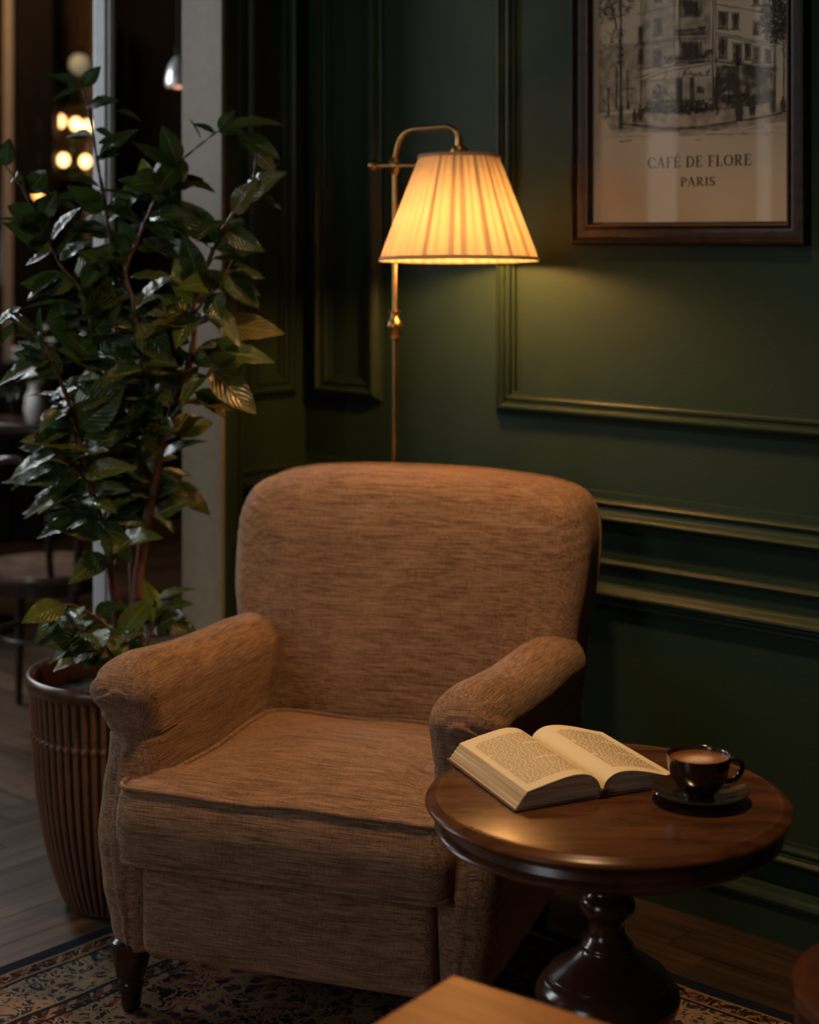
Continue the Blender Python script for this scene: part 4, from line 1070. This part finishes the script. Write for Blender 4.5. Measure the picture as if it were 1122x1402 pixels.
def bowl(cx, cy, rx, ry, a0, a1, n=16):
    p = arc(cx, cy, rx, ry, a0, a1, n); ws = [TN+(TH-TN)*abs(math.cos(R(a0+(a1-a0)*k/n)))**1.5 for k in range(n+1)]; return rib(p, ws)
def G(ch):
    s0, s1 = TN/2, 1-TN/2
    if ch == 'I': return stem(.17)+ser(.17, s0)+ser(.17, s1), .36
    if ch in 'EFÉ':
        g = stem(.17)+ser(.17, s0, .32)+rib([(.02, s1), (.62, s1)], TN)+tick(.58, .74, .24)+rib([(.2, .52), (.48, .52)], TN)+tick(.45, .42, .2)
        if ch in 'EÉ': g += rib([(.02, s0), (.64, s0)], TN)+[[(.60, .26), (.66, .26), (.66, .02), (.58, .02)]]
        if ch == 'É': g += rib([(.26, 1.10), (.46, 1.30)], .10)
        return g, (.70 if ch != 'F' else .66)
    if ch == 'L': return stem(.17)+ser(.17, s1)+rib([(.02, s0), (.62, s0)], TN)+[[(.58, .28), (.64, .28), (.64, .02), (.56, .02)]], .66
    if ch == 'A': return rib([(.10, .02), (.38, 1.0)], TN+.01)+rib([(.38, 1.0), (.70, .02)], TH)+rib([(.2, .34), (.56, .34)], TN)+ser(.10, s0, .24)+ser(.69, s0, .32), .84
    if ch == 'C': return bowl(.46, .5, .37, .47, 42, 318, 24)+rib([(.74, .98), (.74, .72)], TN)+rib([(.74, .30), (.76, .16)], TN), .84
    if ch == 'O': return bowl(.46, .5, .37, .47, 0, 360, 32), .92
    if ch == 'D': return stem(.17)+rib([(.02, s0), (.40, s0)], TN)+rib([(.02, s1), (.40, s1)], TN)+bowl(.38, .5, .38, .47, -90, 90, 20), .86
    if ch in 'PR':
        g = stem(.17)+ser(.17, s0, .34)+rib([(.02, s1), (.38, s1)], TN)+rib([(.2, .48), (.38, .48)], TN)+bowl(.38, .73, .20, .245, -90, 90, 14)
        if ch == 'R': g += rib([(.36, .48), (.66, .02)], TH*.9)+ser(.70, s0, .22); return g, .82
        return g, .66
    if ch == 'S': return rib(arc(.30, .74, .20, .235, 30, 250, 16)+arc(.30, .26, .22, .235, 70, -150, 18), [TN+(TH-TN)*math.sin(math.pi*k/34)**1.2 for k in range(17)]+[TN+(TH-TN)*math.sin(math.pi*(17+k)/36)**1.2 for k in range(19)])+rib([(.49, .98), (.49, .76)], TN)+rib([(.07, .24), (.07, .02)], TN), .60
    return [], .42
def text(s_, xa, xb, z0, h_, name, sq=1.0):
    mb = MB(); x = 0; items = []
    for ch in s_:
        g, adv = G(ch); items.append((g, x)); x += adv+(0.10 if ch != ' ' else 0)
    x -= 0.10; sc = (xb-xa)/x
    for g, x0 in items:
        for q in g: mb.add([(xa+(x0+a)*sc, -0.0046, z0+b*h_) for a, b in q], [tuple(range(len(q)))])
    return mb.build(name, M['sk_dark'], pr, smooth=False)
a, za = wuv(889, 229); b, zb = wuv(1031, 229)
text('CAFÉ DE FLORE', a, b, wuv(960, 228.5)[1], 15.0*3.6/F, 'title_lettering')
a, za = wuv(934, 254); b, zb = wuv(981, 254)
text('PARIS', a, b, wuv(957, 254.5)[1], 12.0*3.6/F, 'place_lettering')

# ------------------------------------------------------------------ potted plant
PZ = 3.66
pc = at(163, 1230, PZ); pc.z = 0
plant = thing('potted_plant', 'tall leafy plant with brown stems in a ribbed brown glazed pot, left of the armchair', 'potted plant', pc)
def build_pot():
    ribs = 56
    prof = fspline([(0.112, 0.0), (0.124, 0.02), (0.145, 0.08), (0.163, 0.15), (0.177, 0.23), (0.185, 0.31), (0.188, 0.36), (0.189, 0.385), (0.190, 0.392), (0.189, 0.400), (0.192, 0.44), (0.194, 0.472)], 5)
    seg = ribs*8; vs = []; rb = []
    inner = [(0.199, 0.476), (0.201, 0.486), (0.199, 0.497), (0.194, 0.502), (0.186, 0.500), (0.180, 0.488), (0.178, 0.44), (0.172, 0.40)]
    full = [(0.001, 0.0)]+prof+inner; n = len(full)
    for k in range(seg):
        a = 2*math.pi*k/seg
        for i, (r, z) in enumerate(full):
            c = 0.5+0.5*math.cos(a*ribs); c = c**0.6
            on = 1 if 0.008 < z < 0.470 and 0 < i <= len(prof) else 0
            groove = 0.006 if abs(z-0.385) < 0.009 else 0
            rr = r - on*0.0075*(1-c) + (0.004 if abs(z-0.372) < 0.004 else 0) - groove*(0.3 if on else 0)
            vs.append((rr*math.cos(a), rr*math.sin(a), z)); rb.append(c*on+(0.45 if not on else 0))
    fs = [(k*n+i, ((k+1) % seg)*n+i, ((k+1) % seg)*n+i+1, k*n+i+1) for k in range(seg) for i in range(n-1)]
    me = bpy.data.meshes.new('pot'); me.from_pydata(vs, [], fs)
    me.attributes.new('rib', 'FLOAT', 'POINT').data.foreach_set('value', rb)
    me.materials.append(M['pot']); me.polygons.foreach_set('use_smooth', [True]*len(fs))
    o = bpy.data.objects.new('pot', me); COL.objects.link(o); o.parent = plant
build_pot()
sl_ = MB(); rr_ = random.Random(2)
vs = [(0, 0, 0.455)]
for i in range(1, 7):
    for k in range(30): r = 0.174*i/6; vs.append((r*math.cos(k*math.pi/15), r*math.sin(k*math.pi/15), 0.452+rr_.uniform(-.006, .006)-(0.006 if i == 6 else 0)))
fs = [(0, 1+k, 1+(k+1) % 30) for k in range(30)]
for i in range(5):
    for k in range(30): fs.append((1+i*30+k, 1+(i+1)*30+k, 1+(i+1)*30+(k+1) % 30, 1+i*30+(k+1) % 30))
sl_.add(vs, fs).build('soil', M['soil'], plant, angle=180)

def loc_(p): return Vector(p)-pc
def br(pts, r0, r1, name='stem'):
    P = [loc_(at(x, y, PZ+d)) for x, y, d in pts]
    sp = spline(P, 5); n = len(sp); rj = random.Random(len(pts))
    mb = MB().tube(sp, [r0+(r1-r0)*i/(n-1)+(0.0010*math.sin(i*2.1) if r0 > 0.005 else 0) for i in range(n)], 10)
    mb.build(name, M['bark'], plant, angle=180); return sp
BR = []
BR.append(br([(167, 905, -.01), (158, 830, -.02), (150, 770, -.04), (138, 715, -.06), (122, 660, -.08), (108, 600, -.10), (92, 545, -.10), (70, 492, -.13), (45, 455, -.14), (15, 435, -.15)], 0.0105, 0.0022))
BR.append(br([(126, 672, -.075), (136, 600, -.06), (140, 540, -.05), (130, 470, -.06), (112, 400, -.06), (82, 362, -.07), (58, 312, -.06), (30, 258, -.05), (8, 228, -.05)], 0.0062, 0.0016))
BR.append(br([(183, 905, .02), (184, 815, .03), (180, 740, .04), (176, 680, .03), (172, 620, .02), (168, 560, 0), (168, 500, -.02), (164, 430, -.03), (158, 375, -.03), (150, 325, -.02), (142, 270, 0), (133, 220, .01), (124, 165, .02), (113, 118, .02)], 0.0120, 0.0018))
BR.append(br([(192, 905, -.01), (188, 815, 0), (196, 745, -.01), (210, 672, -.03), (222, 605, -.04), (240, 552, -.05), (256, 508, -.05), (266, 462, -.04), (264, 425, -.03), (275, 388, -.02), (296, 332, 0), (322, 288, .01), (345, 250, .02), (350, 215, .02), (344, 196, .02)], 0.0125, 0.0018))
BR.append(br([(220, 612, -.04), (206, 545, -.07), (196, 480, -.08), (182, 412, -.07), (172, 372, -.05), (186, 335, -.03), (206, 288, -.01), (226, 250, 0), (244, 224, .01), (272, 200, .02), (300, 178, .02)], 0.0065, 0.0016))
BR.append(br([(266, 430, -.03), (285, 405, -.05), (302, 388, -.06), (318, 356, -.06)], 0.0036, 0.0014))
BR.append(br([(246, 538, -.05), (272, 528, -.07), (288, 506, -.08), (302, 484, -.09)], 0.0038, 0.0014))
BR.append(br([(138, 715, -.06), (112, 690, -.09), (96, 668, -.12), (70, 668, -.14)], 0.0034, 0.0012))
BR.append(br([(122, 660, -.08), (100, 640, -.12), (82, 622, -.15), (60, 616, -.16)], 0.0036, 0.0012))
BR.append(br([(209, 680, -.02), (226, 668, .02), (240, 655, .05), (256, 652, .07)], 0.0034, 0.0012))
BR.append(br([(206, 240, 0), (205, 262, 0), (212, 280, -.01)], 0.0020, 0.0012))
BR.append(br([(172, 905, -.05), (150, 862, -.09), (120, 838, -.12), (92, 828, -.14), (64, 846, -.16)], 0.0036, 0.0012))
BR.append(br([(196, 905, .02), (208, 862, .03), (214, 838, .03), (210, 812, .03)], 0.0034, 0.0012))
BR.append(br([(160, 905, -.08), (140, 880, -.12), (118, 862, -.15), (100, 858, -.16)], 0.0030, 0.0012))

def leaf_mesh(kind, wr=0.40, droop=0.16):
    nx, ny = 12, 3; vs = []; uvs = []
    for i in range(nx+1):
        t = i/nx
        wv = wr*0.5*math.sin(math.pi*t**0.82)**0.85*(1-0.25*t) if 0 < t < 1 else 0.0
        z0 = 0.22*droop*math.sin(math.pi*t)-droop*t*t
        for j in range(-ny, ny+1):
            s_ = j/ny
            vs.append((t, s_*wv, z0+abs(s_)*wv*0.30-0.10*wv*s_*s_+0.012*math.sin(t*26)*abs(s_)*(wv/0.2))); uvs.append((s_, t))
    m_ = 2*ny+1; fs = [(i*m_+j, i*m_+j+1, (i+1)*m_+j+1, (i+1)*m_+j) for i in range(nx) for j in range(m_-1)]
    return vs, fs, uvs
LM = []
for k, (wr, dr) in enumerate(((0.52, 0.14), (0.58, 0.05), (0.48, 0.24), (0.62, 0.10))):
    vs, fs, uvs = leaf_mesh(k, wr, dr)
    LM.append((vs, fs, uvs))
LEAF_ME = {}
def leaf_me(k, mk):
    if (k, mk) not in LEAF_ME:
        vs, fs, uvs = LM[k]; me = bpy.data.meshes.new('leaf'); me.from_pydata(vs, [], fs)
        uv = me.uv_layers.new(name='UVMap')
        for l in me.loops: uv.data[l.index].uv = uvs[l.vertex_index]
        me.materials.append(M[mk]); me.polygons.foreach_set('use_smooth', [True]*len(fs)); LEAF_ME[(k, mk)] = me
    return LEAF_ME[(k, mk)]
leaves = []      # (matrix, variant, material, size)
def put_leaf(p, q, nh, k=0, mk='leaf', wsc=1.0):
    d = q-p; L = d.length
    if L < 1e-4: return
    x = d.normalized(); n_ = Vector(nh); z = n_-x*n_.dot(x)
    if z.length < 0.05: z = Vector((0, 0, 1))-x*x.z
    z.normalize(); y = z.cross(x)
    m_ = Matrix(((x.x*L, y.x*L*wsc, z.x*L, p.x), (x.y*L, y.y*L*wsc, z.y*L, p.y), (x.z*L, y.z*L*wsc, z.z*L, p.z), (0, 0, 0, 1)))
    leaves.append((m_, k, mk, L))
C_ = (0, -1, 0.25)
MAN = [(97, 113, 57, 97, (0, -.5, .9), 0), (116, 122, 138, 90, (.2, -1, .1), 3), (98, 122, 70, 136, (0, -.4, 1), 1), (122, 150, 160, 134, (0, -.8, .6), 0),
 (160, 152, 196, 162, (0, -.5, .8), 0, 'leaf'), (207, 258, 194, 216, (-.1, -1, .1), 1, 'leaf_y'), (236, 212, 222, 172, (0, -1, .1), 3), (298, 184, 264, 166, (0, -.5, .8), 0), (302, 182, 322, 150, (0, -1, .1), 3),
 (328, 186, 384, 216, (.2, -.8, .6), 1, 'leaf'), (318, 176, 386, 160, (0, -.4, .9), 0), (300, 332, 248, 274, (-.1, -1, .1), 1), (298, 332, 336, 303, (0, -.9, .4), 1), (306, 374, 356, 420, (.3, -.9, .3), 3),
 (300, 447, 388, 451, (.1, -.85, .5), 0, 'leaf_o'), (300, 474, 376, 490, (.1, -.7, .7), 0, 'leaf'), (288, 506, 352, 566, (.4, -.9, .2), 1, 'leaf_o'), (296, 560, 374, 600, (.2, -.6, .8), 0, 'leaf'),
 (118, 502, 103, 572, (-.7, -.75, .25), 3), (84, 610, 8, 650, (-.5, -.5, .75), 0), (10, 226, 12, 188, (0, -1, .1), 3, 'leaf'), (196, 650, 124, 650, (-.5, -.4, .8), 0),
 (82, 408, 96, 484, (0, -1, .1), 3), (96, 668, 28, 704, (-.2, -.5, .8), 0), (214, 548, 170, 592, (.1, -.8, .5), 1), (262, 596, 312, 628, (.1, -.6, .8), 0), (226, 655, 292, 702, (.2, -.7, .6), 0),
 (214, 692, 286, 716, (.1, -.5, .8), 0), (52, 268, 28, 240, (-.8, -.5, .4), 1), (66, 345, 34, 362, (-.7, -.5, .6), 1), (50, 300, 26, 316, (-.8, -.4, .6), 0), (30, 420, -14, 448, (-.6, -.5, .7), 0),
 (60, 500, -8, 520, (-.5, -.6, .7), 0), (70, 470, 52, 420, (-.8, -.6, .2), 1), (118, 520, 62, 545, (-.3, -.6, .8), 0), (85, 590, 60, 630, (-.7, -.6, .4), 0), (105, 600, 50, 575, (-.2, -.8, .5), 0),
 (120, 838, 62, 868, (-.5, -.6, .7), 1), (92, 830, 40, 880, (-.6, -.7, .4), 0), (150, 862, 100, 850, (-.4, -.6, .8), 1), (118, 865, 62, 902, (-.5, -.6, .6), 0), (150, 880, 112, 915, (-.6, -.7, .5), 1), (212, 850, 196, 792, (.3, -.9, .2), 3, 'leaf_y'),
 (214, 838, 262, 822, (.2, -.6, .8), 0), (205, 870, 250, 860, (.2, -.5, .8), 0), (150, 325, 100, 300, (0, -.8, .6), 0), (142, 270, 62, 268, (0, -.6, .8), 0), (160, 390, 120, 350, (-.2, -1, .2), 1), (133, 225, 162, 208, (0, -.6, .8), 0),
 (262, 420, 240, 350, (.2, -1, .1), 1, 'leaf_y'), (275, 388, 250, 320, (0, -1, .2), 0, 'leaf'), (186, 335, 160, 300, (0, -1, .2), 1), (200, 300, 240, 330, (.1, -.8, .5), 1), (120, 440, 160, 490, (0, -1, .3), 3), (190, 440, 235, 500, (.1, -.9, .3), 3)]
for e in MAN:
    x0, y0, x1, y1, nh, k = e[:6]; mk = e[6] if len(e) > 6 else 'leaf'
    # base sits on the nearest twig, the blade comes a little forward or back
    b0 = min((p for sp in BR for p in sp), key=lambda p: ((p.x+pc.x)/(p.y+pc.y)*F+561-x0)**2+(HY+(EYE-p.z-pc.z)/(p.y+pc.y)*F-y0)**2)
    zb_ = b0.y+pc.y; dz = random.uniform(-.035, .02)
    put_leaf(b0 if (loc_(at(x0, y0, zb_))-b0).length < 0.03 else loc_(at(x0, y0, zb_)), loc_(at(x1, y1, zb_+dz)), nh, k, mk)
rl = random.Random(21)
for bi, sp in enumerate(BR):
    L = 0; side = 1; nxt = 0.16 if bi in (0, 2, 3) else 0.04
    tot = sum((b-a).length for a, b in zip(sp, sp[1:]))
    start = {0: 0.26, 2: 0.36, 3: 0.30}.get(bi, 0.02)
    nxt = start
    for a, b in zip(sp, sp[1:]):
        L += (b-a).length
        while L > nxt:
            nxt += rl.uniform(0.010, 0.019) if bi < 5 else rl.uniform(0.014, 0.024); side = -side
            tdir = (b-a).normalized(); f = L/tot
            ang = rl.uniform(0, 2*math.pi)
            rad = Vector((math.cos(ang), 0.8*math.sin(ang), 0)); rad = (rad-tdir*rad.dot(tdir)).normalized()
            if rl.random() < 0.6: rad = (rad*0.7+Vector((side*0.9, -0.25, 0))).normalized()
            d = (rad*1.0+tdir*rl.uniform(0.1, 0.7)+Vector((0, 0, rl.uniform(-0.55, 0.25)))).normalized()
            ln = rl.uniform(0.075, 0.135)*(0.72 if f > 0.9 else 1)*(0.8 if bi == 2 and f > 0.6 else 1)
            if bi == 2 and f > 0.62 and rl.random() < 0.55: continue
            if bi in (1, 3, 4) and f > 0.82 and rl.random() < 0.45: continue
            base = a + d*0.008
            if (base+d*ln+pc).x > -0.27 and (base+d*ln+pc).z > 0.9: ln *= 0.6
            nh = Vector((rl.uniform(-.6, .6), rl.uniform(-1.0, 0.1), rl.uniform(0.2, 1.0)))
            mk = 'leaf_o' if rl.random() < 0.18 and bi in (3, 5, 6) else 'leaf'
            put_leaf(base, base+d*ln, nh, rl.randrange(4), mk)
# keep the leaves clear of the wall, the armchair and the opening's post
def clear(m_):
    for t in (0.3, 0.6, 1.0):
        p = m_@Vector((t, 0, 0))+pc
        if (p-CORNER).dot(-WN) > -0.02: return False
        dl = (p-CORNER).dot(WD)
        if dl < 0.015 and (p-CORNER).dot(-LD) < 0.33: return False
        q = Matrix.Rotation(-CA, 3, 'Z')@(p-Vector(chair.location))
        if q.x > -0.44 and 0 < q.y < 0.85 and q.z < 1.0: return False
    return True
leaves = [l for l in leaves if clear(l[0])]
man_n = len(MAN)
order = sorted(range(len(leaves)), key=lambda i: (-leaves[i][3] + 0.25*((leaves[i][0].translation+pc).y-3.5)))
first = set(order[:98])
rest = {}
for i, (m_, k, mk, L) in enumerate(leaves):
    if i in first:
        o = bpy.data.objects.new('leaf', leaf_me(k, mk)); COL.objects.link(o); o.parent = plant; o.matrix_local = m_
        if mk == 'leaf_y': o['label'] = 'yellow-green leaf'
    else: rest.setdefault(0, []).append((m_, k, mk))
vs = []; fs = []; uvs = []; mi = []
mats_ = ['leaf', 'leaf_y', 'leaf_o']
for m_, k, mk in rest.get(0, []):
    lv, lf, lu = LM[k]; o_ = len(vs); vs += [tuple(m_@Vector(v)) for v in lv]; fs += [tuple(i+o_ for i in f) for f in lf]; uvs += lu; mi += [mats_.index(mk)]*len(lf)
if vs:
    me = bpy.data.meshes.new('foliage'); me.from_pydata(vs, [], fs); uv = me.uv_layers.new(name='UVMap')
    for l in me.loops: uv.data[l.index].uv = uvs[l.vertex_index]
    for mk in mats_: me.materials.append(M[mk])
    me.polygons.foreach_set('material_index', mi); me.polygons.foreach_set('use_smooth', [True]*len(fs))
    o = bpy.data.objects.new('foliage', me); COL.objects.link(o); o.parent = plant; tag(o, kind='stuff')
print('leaves', len(leaves), 'fold', len(rest.get(0, [])))

# ------------------------------------------------------------------ bentwood chairs
def bentwood(label, loc, rz, mat):
    t = thing('bentwood_chair', label, 'chair', loc, rz)
    # local: back of the chair at -y
    MB().lathe([(0.001, -0.012), (0.175, -0.020), (0.197, -0.018), (0.203, -0.006), (0.200, 0.006), (0.190, 0.008), (0.12, -0.002), (0.001, -0.006)], 56, (0, 0, 0.462)).build('seat', M['seat_wood'] if mat == 'bentwood' else M[mat], t, angle=40)
    MB().lathe([(0.180, -0.055), (0.196, -0.055), (0.196, -0.018), (0.180, -0.018), (0.180, -0.055)], 56, (0, 0, 0.462), cap=False).build('seat_ring', M[mat], t, angle=40)
    for sx in (-1, 1):
        MB().tube(spline([(sx*0.140, 0.125, 0.444), (sx*0.152, 0.140, 0.25), (sx*0.172, 0.175, 0.0)], 6), [0.017-0.006*i/12 for i in range(13)], 12).build('leg', M[mat], t, angle=50)
        MB().tube(spline([(sx*0.145, -0.145, 0.444), (sx*0.152, -0.165, 0.25), (sx*0.178, -0.235, 0.0)], 6), [0.017-0.006*i/12 for i in range(13)], 12).build('leg', M[mat], t, angle=50)
    a = [(math.cos(x)*0.150, math.sin(x)*0.150, 0.27) for x in [2*math.pi*k/36 for k in range(36)]]
    MB().tube(a, 0.0085, 8, closed=True).build('stretcher_ring', M[mat], t, angle=80)
    hoop = spline([(-0.160, -0.150, 0.43), (-0.175, -0.175, 0.55), (-0.195, -0.215, 0.70), (-0.175, -0.240, 0.83), (-0.09, -0.252, 0.89), (0, -0.255, 0.90), (0.09, -0.252, 0.89), (0.175, -0.240, 0.83), (0.195, -0.215, 0.70), (0.175, -0.175, 0.55), (0.160, -0.150, 0.43)], 6)
    MB().tube(hoop, 0.0135, 12).build('back_hoop', M[mat], t, angle=80)
    ih = spline([(-0.085, -0.165, 0.455), (-0.090, -0.190, 0.58), (-0.105, -0.222, 0.70), (-0.08, -0.235, 0.78), (0, -0.242, 0.81), (0.08, -0.235, 0.78), (0.105, -0.222, 0.70), (0.090, -0.190, 0.58), (0.085, -0.165, 0.455)], 6)
    MB().tube(ih, 0.0105, 12).build('inner_hoop', M[mat], t, angle=80)
    return t
bentwood('dark bentwood cafe chair seen through the opening behind the plant', (-1.075, 4.98, 0.003), R(-12), 'bentwood')
bentwood('reddish-brown wooden chair whose seat just shows at the bottom right corner', (0.69, 2.13, RUGZ+0.003), R(62+90), 'red_wood')

# ------------------------------------------------------------------ cafe table beyond and what stands on it
ct = thing('cafe_table', 'dark round cafe table in the next room with glasses and flowers on it', 'table', (-1.63, 6.2, 0))
MB().lathe([(0.001, -0.035), (0.265, -0.035), (0.285, -0.028), (0.290, -0.012), (0.285, 0.0), (0.001, 0.0)], 64, (0, 0, 0.755)).build('tabletop', M['bentwood'], ct, angle=35)
MB().lathe([(0.001, 0), (0.20, 0), (0.20, 0.012), (0.05, 0.03), (0.028, 0.08), (0.026, 0.66), (0.06, 0.715), (0.001, 0.718)], 32).build('pedestal', M['iron'], ct, angle=35)
def wineglass(x, y, label, h_=0.19):
    p = [(0.001, 0.0), (0.034, 0.0), (0.034, 0.002), (0.005, 0.008), (0.004, h_*.45), (0.020, h_*.52), (0.036, h_*.68), (0.035, h_*.85), (0.030, h_), (0.028, h_), (0.033, h_*.84), (0.034, h_*.68), (0.018, h_*.54), (0.001, h_*.49)]
    o = MB().lathe(p, 28).build('wine_glass', M['thin_glass'], angle=60); o.location = (x, y, 0.7552)
    return tag(o, label, 'glass', 'wine glasses on the cafe table')
wineglass(-1.44, 6.08, 'stemmed glass nearest the right edge of the cafe table'); wineglass(-1.52, 6.20, 'stemmed glass behind the saucer on the cafe table'); wineglass(-1.66, 6.03, 'stemmed glass at the left on the cafe table', 0.17)
pl_ = MB().lathe([(0.001, 0), (0.05, 0), (0.085, 0.010), (0.086, 0.012), (0.05, 0.004), (0.001, 0.004)], 40).build('plate', M['white_ceramic'], angle=50); pl_.location = (-1.545, 6.02, 0.7552); tag(pl_, 'white plate at the front of the cafe table', 'plate')
va = thing('flower_vase', 'pale vase with a bunch of white flowers on the cafe table', 'vase', (-1.40, 6.28, 0.7552))
MB().lathe([(0.001, 0), (0.03, 0), (0.042, 0.04), (0.036, 0.09), (0.022, 0.12), (0.027, 0.14), (0.024, 0.14), (0.019, 0.12), (0.03, 0.09), (0.001, 0.02)], 28).build('vase_body', M['white_ceramic'], va, angle=60)
rf = random.Random(4)
for k in range(9):
    c = Vector((rf.uniform(-.09, .09), rf.uniform(-.06, .06), rf.uniform(0.20, 0.36)))
    MB().tube([(0, 0, 0.03), (c.x*.35, c.y*.35, 0.15), tuple(c)], 0.002, 6).build('flower_stem', M['leaf'], va)
    f = MB()
    for j in range(7):
        a = 2*math.pi*j/7; e = Vector((math.cos(a), math.sin(a), 0.5)); s_ = e.cross(Vector((0, 0, 1))).normalized()
        f.add([c, c+e*.014+s_*.010, c+e*.028, c+e*.014-s_*.010], [(0, 1, 2, 3)])
    f.ball(c, 0.011, 10); f.build('flower', M['petal'], va, smooth=False)

# back bar: shelves, bottles, bulbs
sh = thing('bottle_shelf', 'warmly lit wall shelf holding bottles at the far end of the next room', 'shelf', (-1.80, 8.3, 0))
sb_ = [1.12, 1.42, 1.74, 2.08]
for z in sb_: MB().box(-0.01, 0.34, -0.12, 0.19, z-0.02, z).build('shelf_board', M['bentwood'], sh, smooth=False, bevel=0.003)
for x in (-0.03, 0.34): MB().box(x, x+0.02, -0.12, 0.19, 0, 2.5).build('side_panel', M['bentwood'], sh, smooth=False, bevel=0.003)
rb_ = random.Random(9); n_ = 0
bottle_me = None
for z in sb_:
    for k in range(4):
        x = -1.80+0.04+k*0.085; h_ = rb_.uniform(0.17, 0.24)
        if bottle_me is None:
            b_ = MB().lathe([(0.001, 0), (0.030, 0), (0.032, 0.006), (0.032, 0.13), (0.025, 0.155), (0.012, 0.175), (0.011, 0.22), (0.013, 0.222), (0.013, 0.232), (0.001, 0.232)], 24).build('bottle', M['bottle_mats'][0], angle=40); bottle_me = b_.data
            mes = [bottle_me]+[bottle_me.copy() for _ in range(3)]
            for q, me in enumerate(mes): me.materials[0] = M['bottle_mats'][q]
        else:
            b_ = bpy.data.objects.new('bottle', mes[n_ % 4]); COL.objects.link(b_)
        b_.location = (x, 8.33, z+0.0005); b_.scale = (1, 1, h_/0.232); n_ += 1
        tag(b_, 'blurred %s bottle on the %s board of the far shelf' % (('amber', 'green', 'pale', 'dark brown')[(n_-1) % 4], ('lowest', 'second lowest', 'second highest', 'top')[sb_.index(z)]), 'bottle', 'bottles on the far shelf')
def bulb(px, py, z, r, mk, label, g='small glowing bulbs at the far shelf'):
    p = at(px, py, z); t = thing('light_bulb', label, 'light bulb', p, 0, g)
    MB().ball((0, 0, 0), r, 16, 1.15).build('glass_globe', M[mk], t)
    MB().lathe([(0.001, r*1.1), (r*.4, r*1.1), (r*.4, r*1.9), (0.001, r*1.9)], 12).build('cap', M['brass'], t, angle=35)
    MB().tube([(0, 0, r*1.7), (0, 0, 3.2-p.z)], 0.0025, 6).build('cord', M['iron'], t)
    return t
for px, py, dz, wh in ((83, 166, 8.12, 'leftmost of the upper row of three'), (104, 170, 8.12, 'middle of the upper row of three'), (119, 173, 8.12, 'rightmost of the upper row of three'), (87, 219, 8.02, 'left of the lower pair'), (117, 221, 8.02, 'right of the lower pair')):
    bulb(px, py, dz, 0.027, 'filament', 'small glowing amber bulb before the far shelf, '+wh)
bulb(52, 266, 7.6, 0.024, 'filament_dim', 'dim orange bulb hanging left of the far shelf, lowest of the glowing bulbs', 'lone bulb')
wv_ = MB().lathe([(0.001, 0), (0.03, 0), (0.045, 0.05), (0.04, 0.11), (0.02, 0.13), (0.001, 0.13)], 24)
for px, py in ((92, 298), (113, 300)):
    pass
# ceramic globe lamp high on the shelf
p = at(109, 88, 7.93); gl = thing('globe_lamp', 'pale round glass lamp above the far shelf', 'lamp', p)
MB().ball((0, 0, 0), 0.05, 24).build('globe', emit('pale_globe', (0.62, 0.62, 0.46), 0.14), gl)
MB().lathe([(0.001, 0.048), (0.02, 0.048), (0.02, 0.075), (0.004, 0.08), (0.004, 3.2-p.z), (0.001, 3.2-p.z)], 16).build('cord', M['iron'], gl, angle=35)
# pendant lamp in the dark doorway
p = at(244, 98, 6.0); pd = thing('pendant_lamp', 'small silvery pendant lamp hanging in the dark next room', 'pendant lamp', p)
MB().lathe([(0.042, -0.055), (0.046, -0.040), (0.044, -0.015), (0.034, 0.020), (0.018, 0.045), (0.009, 0.055), (0.001, 0.056)], 36, cap=False).build('pendant_shade', plain('silvered_shade', (0.75, 0.72, 0.72), 0.25, 0.6), pd, angle=60)
MB().ball((0, 0, -0.038), 0.022, 16).build('bulb', emit('pink_bulb', (1.0, 0.45, 0.30), 1.6), pd)
MB().tube([(0, 0, 0.05), (0, 0, 3.2-p.z)], 0.003, 8).ball((0, 0, 0.075), 0.010).build('cord', M['iron'], pd)

# ------------------------------------------------------------------ foreground table corner
K0 = Vector((0.0517, 2.014, 0)); ea = Vector((-0.483, -0.875, 0)).normalized(); eb = Vector((0.806, -0.591, 0)).normalized()
ft = thing('wooden_table', 'orange-brown wooden table whose blurred corner pokes in at the bottom edge', 'table', K0)
ang_ = math.atan2(eb.y, eb.x); ft.rotation_euler = (0, 0, ang_)     # local +x along eb, local -y roughly along ea
MB().box(0, 0.72, -0.50, 0, 0.530, 0.558).build('tabletop', M['orange_wood'], ft, smooth=True, angle=30, bevel=0.006)
MB().box(0.05, 0.67, -0.45, -0.05, 0.47, 0.530).build('apron', M['orange_wood'], ft, smooth=True, angle=30, bevel=0.003)
for x in (0.055, 0.625):
    for y in (-0.445, -0.095): MB().box(x, x+0.04, y, y+0.04, RUGZ, 0.475).build('leg', M['orange_wood'], ft, smooth=True, angle=30, bevel=0.004)
